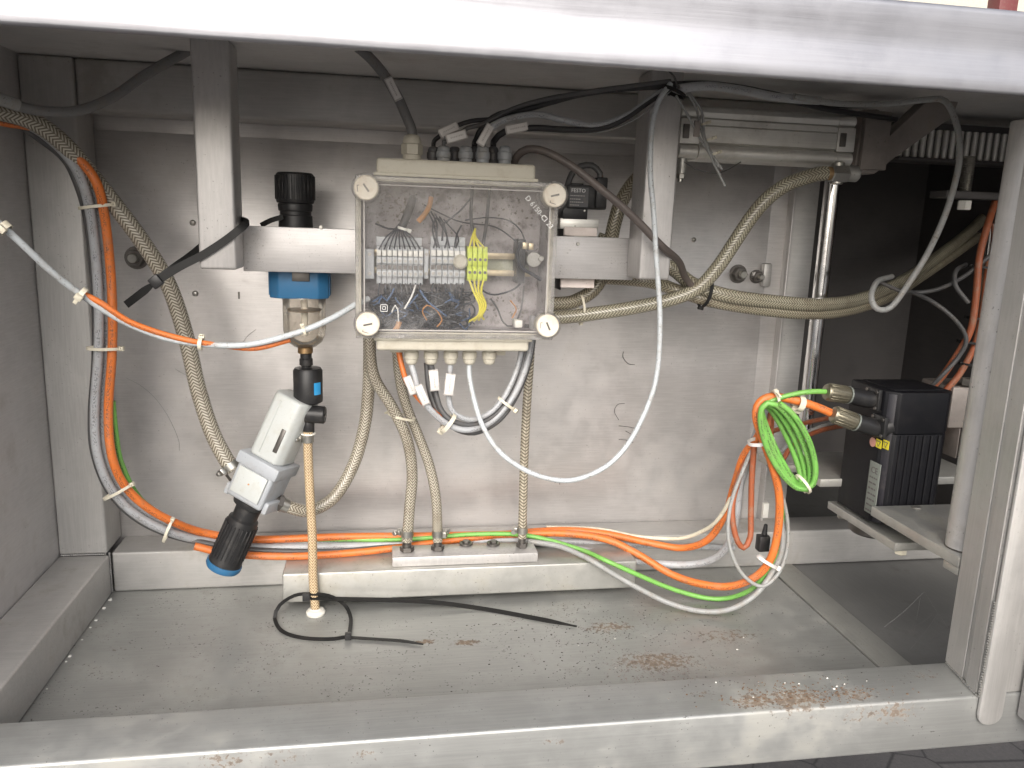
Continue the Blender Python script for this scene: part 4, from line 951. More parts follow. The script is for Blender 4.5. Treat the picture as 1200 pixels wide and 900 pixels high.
cable(run(16, 0, 1.0, 1.078, [(300, 632, 1.087), (400, 629, 1.087), (500, 628, 1.087), (600, 626, 1.085), (660, 625, 1.08), (710, 632, 1.07), (745, 648, 1.05), (785, 672, 1.02), (820, 684, .99), (855, 687, .965), (885, 676, .945), (903, 655, .935), (912, 620, .93), (913, 580, .925), (905, 545, .92), (893, 512, .918), (886, 488, .918), (890, 472, .92), (905, 465, .92), (935, 470, .915), (960, 478, .912), (978, 486, .910)]), .0054, 'orange', 'thick orange cable running from the left corner along the rear to the motor')
cable(P((228, 640, 1.06), (270, 649, 1.062), (340, 652, 1.065), (410, 648, 1.072), (465, 642, 1.078), (540, 632, 1.085), (640, 622, 1.09), (700, 624, 1.085), (760, 636, 1.07), (800, 642, 1.05), (830, 632, 1.02), (850, 602, 1.0), (860, 570, .985), (871, 535, .965), (886, 515, .945), (893, 500, .94)), .0052, 'orange', 'lower orange cable passing behind the manifold block')
cable(P((132, 470, 1.03), (136, 510, 1.032), (143, 545, 1.035), (165, 585, 1.045), (205, 612, 1.065), (240, 627, 1.09), (300, 634, 1.095), (380, 632, 1.088), (470, 632, 1.083), (560, 626, 1.083), (620, 628, 1.075), (680, 644, 1.045), (708, 656, 1.012), (735, 668, 1.005), (790, 691, 1.0), (840, 702, .985), (878, 692, .96), (902, 665, .945), (915, 625, .938), (914, 580, .935), (903, 545, .93), (893, 515, .928), (890, 492, .928)), .0035, 'green', 'green cable running along the rear and drooping over the floor')
cable(P((620, 634, 1.07), (655, 640, 1.048), (684, 652, 1.022), (700, 661, 1.008), (735, 682, 1.0), (780, 705, .965), (820, 716, .950), (855, 714, .938), (885, 697, .935), (905, 670, .94), (917, 640, .935), (914, 600, .93)), .0038, 'lgrey', 'light grey cable drooping lowest over the floor')
cable(P((640, 618, 1.1), (700, 620, 1.095), (750, 629, 1.085), (795, 631, 1.06), (822, 623, 1.03), (842, 608, 1.0), (860, 575, .985), (868, 545, .975), (882, 520, .95)), .0028, 'creamc', 'thin cream cable rising to the tied cable bundle')
cable(P((882, 525, .95), (872, 548, .955), (858, 585, .955), (853, 620, .95), (858, 650, .945), (872, 675, .94), (893, 687, .935), (912, 672, .935), (922, 645, .935), (923, 612, .935), (915, 575, .935), (900, 545, .93)), .0026, 'lgrey', 'thin light grey loop hanging from the tied bundle')
cable(P((884, 520, .945), (881, 560, .95), (880, 600, .952), (879, 630, .95), (871, 642, .95), (862, 628, .95), (858, 595, .955), (866, 560, .96), (880, 530, .955)), .0040, 'dorange', 'dull orange cable hanging as a narrow loop by the tied bundle')
cable(P((900, 500, .935), (905, 480, .95), (904, 520, .96), (915, 540, .98), (930, 520, 1.0), (960, 505, 1.04), (1000, 497, 1.1), (1050, 490, 1.2)), .0035, 'dorange', 'dull orange cable running back behind the motor plugs')
cable(P((905, 505, .97), (925, 500, 1.0), (960, 492, 1.04), (1000, 486, 1.1), (1060, 482, 1.2)), .0033, 'dorange', 'upper dull orange cable running back behind the motor plugs')
cable(P((895, 490, .96), (902, 515, .965), (912, 530, .98), (935, 512, 1.01), (975, 496, 1.07), (1020, 490, 1.15)), .0028, 'lgrey', 'thin grey cable running back beneath the motor plugs')
# green coil
gc = []
for k in range(64):
    th = 2*math.pi*k/16 + math.pi*1.15; i_ = k/16
    lx, ly = 24/56.0, 50/56.0; a_ = 57-1.5*i_; b_ = 26-5.2*i_
    px = 924-2.6*i_ + lx*a_*math.cos(th) - ly*b_*math.sin(th); py = 523-.6*i_ + ly*a_*math.cos(th) + lx*b_*math.sin(th)
    gc.append((px, py, .900+.0062*i_+.006*math.sin(th*1.0+i_)))
gc = gc + [(893, 505, .935), (893, 520, .93)]
cable(P(*gc), .0037, 'green', 'green cable wound in an oval coil beside the motor')
cable(P((890, 500, .93), (890, 484, .922), (897, 473, .918), (912, 467, .915), (930, 462, .912), (950, 459, .910), (970, 459, .912)), .0034, 'green', 'green cable end leaving the coil to the upper motor plug')
tie(at(941, 567, Y=.908), (1, 0, .7), .0135, .014, 'pale cable tie at the bottom of the green coil', 'tie', xdir=(0, 0, 1), headang=3.6, tail=.008)
tie(at(892, 517, Y=.928), (-.2, 0, 1), .017, .013, 'white cable tie holding the orange and green cables below the coil', 'label', xdir=(1, 0, 0), headang=.5, tail=.003, wdt=.0045)
tie(at(899, 658, Y=.939), (.55, 0, 1), .016, .012, 'white cable tie round the drooping orange and grey cables', 'label', xdir=(1, 0, 0), headang=-.4, tail=.003, wdt=.0045)
tie(at(908, 470, Y=.916), (1, 0, .2), .013, .012, 'grubby cable tie at the top of the green coil', 'tie', xdir=(0, 0, 1), headang=.4, tail=.01)
tie(at(937, 473, Y=.914), (1, 0, -.25), .009, .008, 'grubby wrapped tie on the orange cable near its plug', 'tie', xdir=(0, 0, 1), headang=-2.8, tail=.012, wdt=.008)
for (px, py, Y, axd, rx, lab) in ((113, 242, 1.012, (.15, 0, -1), .024, 'topmost pale tie on the vertical cable bundle at the corner post'), (122, 408, 1.018, (0, 0, -1), .024, 'middle pale tie on the vertical cable bundle at the corner post'), (138, 576, 1.02, (.55, 0, -1), .024, 'pale tie where the cable bundle starts to bend'), (197, 622, 1.045, (1, 0, -.42), .020, 'pale tie on the bent cable bundle above the rear rail')):
    tie(at(px, py, Y=Y), axd, rx*.80, .010, lab, 'tie', xdir=((1, 0, .3) if abs(axd[2]) > .9 else (.3, 0, 1)), headang=.2, tail=.003, wdt=.0035)
# small plug
pg = thing('cable_plug', 'small black plug hanging beside the drooping orange cable', 'plug', at(893, 646, Y=.965))
q = at(894, 634, Y=.96); mb = MB(); mb.box((q.x-.008, .953, q.z-.014), (q.x+.008, .967, q.z+.009), .002); mb.build('housing', 'black', pg)
mb = MB(); mb.cyl((q.x+.001, .96, q.z+.009), (q.x+.002, .96, q.z+.025), .004, 14, .001, .0025); mb.build('boot', 'black', pg)
q = at(897, 598, Y=1.0); tag(MB().box((q.x-.004, .998, q.z-.011), (q.x+.004, 1.004, q.z+.011), .0006).build('white_connector', 'whiteplastic'), 'small white connector behind the drooping orange cable', 'connector')

# ------------------------------------------------------------------ big black ties
bt = thing('black_cable_tie', 'large black cable tie wrapped round the left bracket post', 'cable tie', at(183, 330, Y=.925))
mb = MB(); mb.ribbon(P((148, 357, .945), (165, 344, .935), (183, 330, .928)), .0085, .0014, taper=.4); mb.build('tail', 'rubber', bt)
mb = MB(); mb.ribbon(P((183, 330, .928), (210, 313, .927), (237, 299, .9265), (262, 283, .9265), (279, 270, .927), (288, 262, .935), (286, 259, .96), (280, 258, .985)), .0085, .0016); mb.ribbon(P((180, 331, .932), (205, 312, .94), (222, 300, .96), (240, 285, .985)), .0075, .0016); mb.build('band', 'rubber', bt)
mb = MB(); F = facing(at(183, 330, Y=.926), RAD(38)); mb.box((-.006, -.0065, -.004), (.006, .0065, .004), .0012, F); mb.build('head', 'black', bt)
o = MB().ribbon(P((306, 264, 1.02), (318, 258, 1.015), (332, 254, 1.012)), .006, .0015).build('black_strap', 'rubber'); tag(o, 'short black strap end beside the regulator knob above the crossbar', 'strap')
def fl(x, y, h=.0025):
    p_ = at(x, y, Z=ZF+h)
    if p_.y > 1.006: p_ = at(x, y, Y=1.006)
    return p_
bt = thing('floor_cable_tie', 'black cable tie lying as an open loop round the drain hose foot', 'cable tie', fl(408, 748))
lp = [fl(408, 746), fl(385, 749), fl(352, 747), fl(330, 739), fl(322, 724), fl(328, 709, .010), fl(345, 698, .016), fl(362, 696, .018), fl(385, 698, .016), fl(403, 708, .01), fl(411, 724, .006), fl(409, 745, .003)]
mb = MB(); mb.ribbon(lp, .0048, .0013, nrm=(0, -.5, 1)); mb.build('band', 'rubber', bt)
mb = MB(); q = fl(408, 747, .003); mb.box((q.x-.004, q.y-.004, q.z-.0022), (q.x+.004, q.y+.004, q.z+.006), .001); mb.build('head', 'black', bt)
mb = MB(); mb.ribbon([fl(410, 747), fl(440, 749), fl(470, 751), fl(496, 755)], .0055, .0013, nrm=(0, 0, 1), taper=.25); mb.build('tail', 'rubber', bt)
bt = thing('floor_cable_tie', 'long straight black cable tie lying on the floor before the base beam', 'cable tie', fl(500, 705))
mb = MB(); mb.ribbon([fl(356, 700), fl(400, 702), fl(450, 703), fl(510, 706), fl(570, 714), fl(625, 724), fl(676, 734)], .0068, .0014, nrm=(0, -.35, 1), taper=.12); mb.build('band', 'rubber', bt)
mb = MB(); q = fl(360, 700, .004); mb.box((q.x-.006, q.y-.004, q.z-.004), (q.x+.004, q.y+.004, q.z+.006), .001); mb.build('head', 'black', bt)

# ------------------------------------------------------------------ solenoid valve beside the box
sv = thing('solenoid_valve', 'black solenoid valve with white lettering on pale valve body behind the crossbar', 'valve', at(690, 335, Y=1.02))
def slab(x0, y0, x1, y1, Ya, Yb_, mat, name, par, bev=.001):
    a = at(x0, y1, Y=Ya); b2 = at(x1, y0, Y=Ya)
    return MB().box((a.x, Ya, a.z), (b2.x, Yb_, b2.z), bev).build(name, mat, par)
coil = slab(664, 218, 712, 244, .998, 1.035, 'black', 'coil', sv, .0015)
slab(698, 208, 713, 244, .992, 1.03, 'black', 'plug', sv, .002)
slab(659, 242, 689, 257, 1.0, 1.03, 'black', 'coil_foot', sv, .0008)
slab(656, 257, 702, 268, 1.0, 1.04, 'alu', 'valve_body', sv)
slab(661, 267, 700, 276, .999, 1.04, 'pinkwhite', 'valve_end', sv)
slab(657, 326, 697, 337, .999, 1.04, 'pinkwhite', 'valve_end', sv)
slab(656, 262, 661, 340, 1.003, 1.04, 'black', 'valve_side', sv)
slab(665, 276, 696, 330, 1.002, 1.04, 'alu', 'valve_body', sv)
slab(670, 215, 684, 218.5, 1.0, 1.03, 'black', 'coil_cap', sv, .0005)
slab(667, 220, 690, 242, .9976, .998, 'darkgland', 'name_label', coil, 0)
text_mb('FESTO', .0066, facing(at(678, 223.5, Y=.9972))).build('brand_lettering', 'printw', coil)
for k, (py, L) in enumerate(((229, .019), (233, .013), (236.5, .016), (240, .011))):
    q = at(668, py, Y=.997)
    mb = MB(); x = q.x
    while x < q.x+L:
        l = rnd.uniform(.0008, .0028); mb.box((x, .9971, q.z-.00045), (x+l, .9974, q.z+.00045)); x += l+.0007
    mb.build('fine_print', 'labelclip', coil)
for (px, py) in ((685, 247), (674, 265)):
    q = at(px, py, Y=.999); mb = MB(); mb.cyl((q.x, 1.0, q.z), (q.x, .9985, q.z), .0013, 10); mb.build('screw', 'bolt', sv)
cable(P((704, 214, 1.01), (703, 203, 1.01), (694, 194, 1.01), (680, 195, 1.01), (670, 204, 1.01), (664, 222, 1.005), (660, 240, 1.0), (650, 250, .99)), .0040, 'dgrey', 'dark cable arching over the black solenoid valve')

# ------------------------------------------------------------------ bolts on the back wall
def standoff(px, py, r, lab):
    c = at(px, py, Y=YB-.001); t_ = thing('wall_bolt', lab, 'bolt', c)
    mb = MB(); mb.cyl((c.x, YB, c.z), (c.x, YB-.002, c.z), r*1.25, 24, .0004); mb.build('washer', 'darkbolt', t_)
    mb = MB(); mb.cyl((c.x, YB-.002, c.z), (c.x, YB-.012, c.z), r, 6, .0008); mb.build('nut', 'darkbolt', t_)
    mb = MB(); mb.cyl((c.x, YB-.012, c.z), (c.x, YB-.022, c.z), r*.5, 16, .0008); mb.build('stud', 'bolt', t_)
standoff(160, 302, .0125, 'dark hex nut and stud on the back wall left of the hose')
standoff(865, 321, .0115, 'dark hex nut on the back wall at the right hinge block')
standoff(886, 324, .0085, 'smaller nut clamping the block at the right wall edge')
q = at(897, 322, Y=YB-.004); mb = MB(); mb.box((q.x-.007, YB-.012, q.z-.018), (q.x+.007, YB+.001, q.z+.018), .003); mb.box((q.x-.022, YB-.008, q.z-.005), (q.x-.006, YB, q.z+.004), .001); tag(mb.build('hinge_block', 'frame'), 'rounded steel block beside the nuts at the right wall edge', 'bracket')
for (px, py, lab) in ((226, 261, 'upper'), (229, 344, 'lower')):
    c = at(px, py, Y=YB); mb = MB(); mb.lathe([(.0042, 0), (.004, .0015), (.0025, .0034), (0, .004)], frame(c, (0, -1, 0)), 16)
    tag(mb.build('wall_rivet', 'bolt'), lab+' rivet head on the back wall beside the left bracket post', 'rivet')
c = at(813, 281, Y=YB); mb = MB(); mb.lathe([(.0038, 0), (.0036, .0015), (.002, .003), (0, .0036)], frame(c, (0, -1, 0)), 16); tag(mb.build('wall_rivet', 'bolt'), 'rivet head on the back wall right of the bracket', 'rivet')
c = at(280, 346, Y=YB); mb = MB(); mb.box((c.x-.0012, YB-.0012, c.z-.005), (c.x+.0012, YB-.0002, c.z+.005)); tag(mb.build('wall_slot', 'darkbolt'), 'narrow dark slot in the back wall below the left bracket post', 'slot')

# ------------------------------------------------------------------ pneumatic cylinder
CY = .97
pc = thing('pneumatic_cylinder', 'grey aluminium profile pneumatic cylinder lying behind the right bracket post', 'pneumatic cylinder', (.48, CY+.03, .09))
z0, z1 = .0880, .1510; y0, y1 = CY, CY+.062
def prof(z0, z1, y0, y1):
    H = z1-z0; pts = []
    # front side from bottom to top, with round corner ribs and grooves   (local: x = y world, y = z world)
    for a in range(0, 7):
        th = RAD(-90-a*25); pts.append((y0+.009+.009*math.cos(th), z0+.009+.009*math.sin(th)))
    pts += [(y0+.006, z0+.0165), (y0+.004, z0+.0175), (y0+.006, z0+.0185), (y0+.002, z0+.020), (y0+.002, z0+.0385), (y0+.004, z0+.0395), (y0+.002, z0+.0405), (y0+.002, z1-.0165), (y0+.006, z1-.016), (y0+.006, z1-.015), (y0+.003, z1-.014)]
    for a in range(0, 6):
        th = RAD(180-20*a); pts.append((y0+.008+.008*math.cos(th), z1-.008+.008*math.sin(th)))
    pts += [(y0+.012, z1), (y1-.008, z1), (y1, z1-.008), (y1, z0+.008), (y1-.008, z0)]
    return pts
MX = Matrix(((0, 0, 1, 0), (1, 0, 0, 0), (0, 1, 0, 0), (0, 0, 0, 1)))
mb = MB(); mb.prism(prof(z0, z1, y0, y1), .185, Matrix.Translation((.392, 0, 0)) @ MX); mb.build('barrel', 'alu', pc, 28)
for x0, x1 in ((.366, .3915), (.5775, .602)):
    mb = MB(); mb.box((x0, y0+.001, z0+.017), (x1, y1, z1-.016), .001); cp = mb.build('end_cap', 'alu', pc)
    mb = MB(); mb.cyl((x0, y0+.009, z0+.0085), (x1, y0+.009, z0+.0085), .0088, 20, .001); mb.build('cap_corner', 'alu', cp)
    mb = MB(); mb.cyl((x0, y0+.009, z1-.008), (x1, y0+.009, z1-.008), .0078, 20, .001); mb.build('cap_corner', 'alu', cp)
    mb = MB(); mb.box((x0, y0+.014, z0+.001), (x1, y1-.002, z1-.001), .001); mb.build('cap_core', 'alu', cp)
    mb = MB(); mb.box((x0+.003, y0-.001, z0+.023), (x0+.011, y0+.003, z0+.040), .0006); mb.build('cap_recess', 'darkbolt', cp)
ff = thing('cylinder_fitting', 'hex elbow fitting joining the braided hose to the cylinder', 'fitting', at(985, 205, Y=.972))
e = at(966, 203, Y=.970); f2 = at(984, 204, Y=.972)
mb = MB(); mb.cyl(e-Vector((.006, 0, 0)), e+Vector((.010, 0, .0)), .0085, 18, .001); mb.build('sleeve', 'brass', ff)
mb = MB(); mb.cyl(e+Vector((.008, 0, 0)), e+Vector((.032, .002, 0)), .0115, 6, .0015); mb.build('hex_nut', 'bolt', ff)
mb = MB(); mb.cyl(e+Vector((.020, .004, -.013)), e+Vector((.020, .004, .015)), .0085, 18, .001); mb.build('elbow', 'bolt', ff)
mb = MB(); mb.cyl(e+Vector((.034, .012, .002)), e+Vector((.055, .012, .002)), .0105, 20, .003); mb.build('end_ball', 'plate', ff)
lf = thing('port_fitting', 'small push in fitting under the left end of the cylinder', 'fitting', at(798, 212, Y=.985))
q = at(799, 196, Y=.985); mb = MB(); mb.cyl((q.x, .985, q.z-.008), (q.x, .985, q.z+.012), .0058, 20, .0008); mb.build('collar', 'plate', lf)
mb = MB(); mb.cyl((q.x-.001, .985, q.z-.014), (q.x-.001, .985, q.z-.008), .0055, 6, .0005); mb.build('hex_nut', 'bolt', lf)
mb = MB(); mb.cyl((q.x-.001, .985, q.z-.018), (q.x-.001, .985, q.z-.014), .003, 12, .0004); mb.build('stem', 'bolt', lf)

# ------------------------------------------------------------------ lever arm behind the cylinder
ar = thing('lever_arm', 'dark cast lever arm rising right from the cylinder end', 'arm', (.66, 1.02, .08))
def zx(px, py, Y=1.01): q_ = at(px, py, Y=Y); return (q_.x, q_.z)
poly = [zx(1000, 204), zx(1026, 204), zx(1048, 186), (.94*0+zx(1118, 136)[0], zx(1118, 136)[1]), zx(1128, 108), zx(1098, 108), zx(1036, 165), zx(1032, 128), zx(1012, 128)]
mb = MB(); mb.prism(poly, .028, facing((0, 1.038, 0)), .003); mb.build('arm', 'castiron', ar)
mb = MB(); a, b2 = zx(1012, 130), zx(1034, 200); mb.box((a[0], 1.002, b2[1]), (b2[0], 1.0095, a[1]), .0015); mb.build('mounting_face', 'castiron', ar)

# ------------------------------------------------------------------ toothed rack high in the bay
rk = thing('toothed_belt_pulley', 'row of vertical steel teeth high in the dark bay', 'gear', (.85, 1.11, .11))
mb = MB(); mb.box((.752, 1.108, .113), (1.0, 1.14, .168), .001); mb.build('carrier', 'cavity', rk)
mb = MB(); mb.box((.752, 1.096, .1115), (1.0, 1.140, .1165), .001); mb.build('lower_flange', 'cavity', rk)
f0 = None
for k in range(20):
    if f0 is None:
        mb = MB(); mb.cyl((.7585, 1.106, .117), (.7585, 1.106, .158), .0046, 10, .001); f0 = mb.build('tooth', 'alu', rk)
    else:
        c = f0.copy(); c.location = Vector((k*.0122, 0, 0)); c.parent = rk; COL.objects.link(c)
# hanging threaded bolt with pale nut, cross plate
hb = thing('hanging_bolt', 'vertical threaded bolt with a pale nut hanging in the dark bay', 'bolt', at(1129, 245, Y=1.02))
q = at(1132, 215, Y=1.02); mb = MB(); mb.lathe([(.0075, 0)]+sum([[(.0085, .0012+k*.0024), (.0072, .0024+k*.0024)] for k in range(20)], []), Matrix.Translation((q.x, 1.02, at(1132, 225, Y=1.02).z)), 16); mb.build('thread', 'bolt', hb)
mb = MB(); q = at(1130, 240, Y=1.02); mb.cyl((q.x, 1.02, q.z-.007), (q.x, 1.02, q.z+.006), .0092, 6, .001); mb.build('nut', 'whiteplastic', hb)
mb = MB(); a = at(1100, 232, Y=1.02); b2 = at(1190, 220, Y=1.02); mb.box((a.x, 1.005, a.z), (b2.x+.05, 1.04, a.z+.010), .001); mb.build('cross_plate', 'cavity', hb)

# ------------------------------------------------------------------ rods
cr = MB(); cr.cyl((.6405, 1.078, -.3338), (.6405, 1.078, .11), .0108, 32, .001)
tag(cr.build('guide_rod', 'chrome'), 'shiny chrome guide rod standing on the rear plate left of the bay', 'rod')
fr2 = MB(); fr2.cyl((.6510, .7420, -.3415), (.6530, .7420, .120), .0190, 40, .001)
tag(fr2.build('front_rod', 'bracket'), 'thick satin steel rod standing on the front plate beside the post', 'rod')
# tube bundle with ties in the back of the bay at right
q0, q1 = at(1147, 425, Y=1.0), at(1168, 262, Y=1.0)
mb = MB(); mb.cyl(q0, q1, .0095, 20, .001); tag(mb.build('rear_bay_rod', 'chrome'), 'shiny rod deep in the bay with orange cables strapped to it', 'rod')
cable(P((1168, 232, 1.02), (1158, 262, 1.0), (1148, 300, .99), (1144, 345, .985), (1138, 385, .985), (1124, 412, .99), (1105, 440, 1.0), (1090, 456, 1.01)), .0048, 'dorange', 'dull orange cable strapped along the rod deep in the bay')
cable(P((1172, 250, 1.02), (1160, 300, 1.0), (1152, 360, .992), (1144, 400, .99), (1126, 436, .995), (1108, 458, 1.0)), .0046, 'dorange', 'second dull orange cable strapped right of the first')
cable(P((1190, 278, .98), (1160, 300, .985), (1128, 325, 1.0), (1095, 340, 1.02), (1060, 342, 1.04), (1030, 330, 1.06)), .0030, 'dgrey', 'dark grey cable crossing behind the arching light cable')
cable(P((1068, 342, 1.03), (1090, 352, 1.0), (1112, 368, .985), (1128, 386, .98), (1132, 402, .98), (1122, 420, .985), (1104, 440, .99), (1092, 452, 1.0)), .0030, 'dgrey', 'grey cable curving down to the strapped orange cables')
cable(P((1132, 310, 1.02), (1120, 318, 1.01), (1120, 335, 1.0), (1135, 355, .99)), .0032, 'dgrey', 'short dark cable loop beside the deep rod')
for (px, py, lab) in ((1154, 314, 'first'), (1149, 374, 'second'), (1140, 402, 'third'), (1142, 428, 'lowest')):
    tie(at(px, py, Y=.995), (.12, 0, 1), .020, .013, lab+' black tie from the top on the strapped orange cables in the bay', 'rubber', xdir=(1, 0, 0), headang=3.1, tail=.004, wdt=.003)

# ------------------------------------------------------------------ motor and its plates
fp = thing('front_plate', 'pale machined front plate carrying the thick rod', 'plate', (.73, .80, -.355))
MB().box((.6270, .7185, -.3545), (.83, .8780, -.3420), .0010).build('plate', 'plate', fp)
q = at(1074, 595, Z=-.342); mb = MB(); mb.cyl((q.x, q.y, -.3422), (q.x, q.y, -.3405), .0062, 20, .0006); mb.build('cap_screw', 'bolt', fp)
mb = MB(); mb.cyl((.652, .742, -.3418), (.652, .742, -.3400), .0205, 32, .0006); mb.build('rod_seat', 'darkbolt', fp)
MB().box((.6280, .7187, -.3640), (.640, .742, -.3548), .001).build('stop_lug', 'plate', fp)
rp = thing('rear_plate', 'grey machined rear plate behind the motor with the guide rod', 'plate', (.72, 1.05, -.346))
MB().box((.6050, .9640, -.3455), (.86, 1.095, -.3342), .0010).build('plate', 'plate', rp)
MB().box((.5760, 1.030, -.3455), (.6048, 1.095, -.3342), .0010).build('tongue', 'plate', rp)
lk = thing('link_plate', 'narrow clamp bar on a round spacer below the motor plates', 'link', (.65, .90, -.385))
MB().box((.6335, .8320, -.3850), (.7060, .9850, -.3740), .001).build('bar', 'plate', lk)
mb = MB(); mb.cyl((.6570, .9700, -.3738), (.6570, .9700, -.3457), .0130, 28, .0008); mb.build('spacer', 'chrome', lk)
for (x, y) in ((.650, .842), (.647, .966)):
    mb = MB(); mb.cyl((x, y, -.3930), (x, y, -.3852), .0075, 6 if y < .9 else 20, .0012); mb.build('bolt_head', 'tie' if y < .9 else 'bolt', lk)
mb = MB(); mb.cyl((.672, .848, -.3738), (.672, .848, -.3710), .0065, 20, .0008); mb.build('cap_screw', 'bolt', lk)
mb = MB(); mb.cyl((.672, .935, -.4020), (.672, .935, -.3852), .030, 32, .003); mb.build('pulley', 'darkbolt', lk)

mo = thing('servo_motor', 'tall black finned servo motor with two plugs and warning stickers', 'motor', (.69, .91, -.36))
MX0, MX1, MY0, MY1, MZ0, MZm, MZ1 = .6370, .7330, .8810, .9700, -.3700, -.2480, -.1930
ch = .014
poly = [(MX0, MY0+ch), (MX0+ch, MY0), (MX1-ch, MY0), (MX1, MY0+ch), (MX1, MY1), (MX0, MY1)]
mb = MB(); mb.prism(poly, MZ1-MZm-.0006, Matrix.Translation((0, 0, MZm+.0006)), .0018); mb.build('end_housing', 'blackmat', mo)
mb = MB(); mb.prism([(x+(.0006 if x < .68 else -.0006), y+(.0006 if y < .92 else 0)) for x, y in poly], MZm-MZ0, Matrix.Translation((0, 0, MZ0)), .0014); st_ = mb.build('stator', 'blackmat', mo)
for k in range(7):
    x = MX0+ch+.006+k*.0108
    if x > MX1-ch-.002: break
    mb = MB(); mb.box((x, MY0-.0012, MZ0+.001), (x+.0055, MY0+.0008, MZm-.001), .0008); mb.build('fin', 'blackmat', st_)
mb = MB()
F = Matrix.Translation((MX0+ch/2, MY0+ch/2, 0)) @ Matrix.Rotation(RAD(-45), 4, 'Z')
mb.box((-.005, -.0008, MZ0+.002), (.005, .0004, MZ1-.003), .0003, F); mb.build('corner_chamfer', 'motor_edge', mo)
mb = MB(); mb.box((MX0+.012, MY0+.012, MZ1), (MX1-.008, MY1-.008, MZ1+.0018), .0008); mb.build('top_cover', 'blackmat', mo)
SIDE = lambda y, z, rot=0: Matrix.Translation((MX0, y, z)) @ Matrix(((0, 0, -1, 0), (-1, 0, 0, 0), (0, 1, 0, 0), (0, 0, 0, 1))) @ Matrix.Rotation(rot, 4, 'Z')   # local x -> -Y, y -> Z, z -> -X
def sidept(px, py): return at(px, py, X=MX0-.0005)
a, b2 = sidept(1013, 598), sidept(1033, 545)
npm = MB(); npm.box((MX0-.0014, min(a.y, b2.y), min(a.z, b2.z)), (MX0-.0002, max(a.y, b2.y), max(a.z, b2.z)), .0004); nm_ = npm.build('name_plate', 'nameplate', mo)
yc, zc = (a.y+b2.y)/2, (a.z+b2.z)/2; hh = abs(a.z-b2.z)
def side_text(t, size, y, z, mat, par, nm): return text_mb(t, size, Matrix.Translation((-.0016, 0, 0)) @ SIDE(y, z)).build(nm, mat, par)
side_text('CE', .012, yc, zc+hh*.34, 'print', nm_, 'plate_lettering')
mb = MB()
for k in range(7):
    z = zc+hh*.2-k*.0075; y = yc+abs(a.y-b2.y)*.36
    while y > yc-abs(a.y-b2.y)*.34:
        l = rnd.uniform(.002, .007); mb.box((MX0-.0017, max(y-l, yc-abs(a.y-b2.y)*.42), z-.001), (MX0-.0014, y, z+.001)); y -= l+.0015
mb.build('plate_rows', 'print', nm_)
q = sidept(1023, 518); 
mb = MB(); mb.cyl((MX0-.0004, q.y, q.z), (MX0-.0012, q.y, q.z), .0062, 20); mb.build('heat_sticker', 'pink', mo)
for k, px in enumerate((1030, 1038.5)):
    q = sidept(px, 520+k*1.2)
    F = SIDE(q.y, q.z)
    mb = MB(); mb.box((-.0056, -.0056, .0004), (.0056, .0056, .0011), 0, F); ws = mb.build('warning_sticker', 'yellow', mo)
    mb = MB(); mb.prism([(0, -.0042), (.0044, .0036), (-.0044, .0036)], .0003, F @ Matrix.Translation((0, 0, .0012))); wt = mb.build('triangle', 'print', ws)
    mb = MB(); mb.prism([(0, -.0026), (.0029, .0026), (-.0029, .0026)], .0003, F @ Matrix.Translation((0, 0, .0013))); mb.build('triangle_centre', 'yellow', ws)
# plugs
for (p0, p1, p2, p3, lab) in (((968, 459, .912), (994, 463, .912), (1016, 468, .912), (1032, 467, .912), 'upper motor plug with dirty knurled sleeve on the green cable'),
                              ((976, 485, .905), (1003, 495, .900), (1030, 503, .896), (1044, 499, .893), 'lower motor plug with dirty knurled sleeve on the orange cable')):
    a, b2, c, d_ = P(p0, p1, p2, p3)
    t_ = thing('motor_plug', lab, 'plug', a)
    ax_ = (b2-a).normalized(); Lk = (b2-a).length
    mb = MB(); mb.lathe([(.006, -.001), (.0098, .0), (.0108, .002), (.0108, Lk-.003), (.0098, Lk)], frame(a, ax_), 28); sl = mb.build('knurled_sleeve', 'knurl', t_)
    mb = MB()
    for k in range(18): mb.box((.0103, -.0009, .003), (.0117, .0009, Lk-.004), .0003, frame(a, ax_) @ Matrix.Rotation(2*math.pi*k/18, 4, 'Z'), 1)
    mb.build('knurl_rib', 'knurl', sl)['kind'] = 'stuff'
    mb = MB(); mb.band(b2, ax_, .0108, .0108, .002, .0008); mb.build('seal_ring', 'nameplate', t_)
    mb = MB(); mb.tube([b2, b2.lerp(c, .5), c, c.lerp(d_, .6), d_], .0112, 20, .004); mb.build('elbow_body', 'black', t_)
    e_ = Vector((MX0, d_.y, d_.z)); mb = MB(); mb.box((MX0-.006, e_.y-.014, e_.z-.014), (MX0-.0004, e_.y+.014, e_.z+.014), .0015); mb.build('flange', 'black', t_)
    for sy in (-1, 1):
        for sz in (-1, 1):
            mb = MB(); mb.cyl((MX0-.006, e_.y+sy*.0105, e_.z+sz*.0105), (MX0-.008, e_.y+sy*.0105, e_.z+sz*.0105), .0024, 10, .0004); mb.build('flange_screw', 'darkbolt', t_)
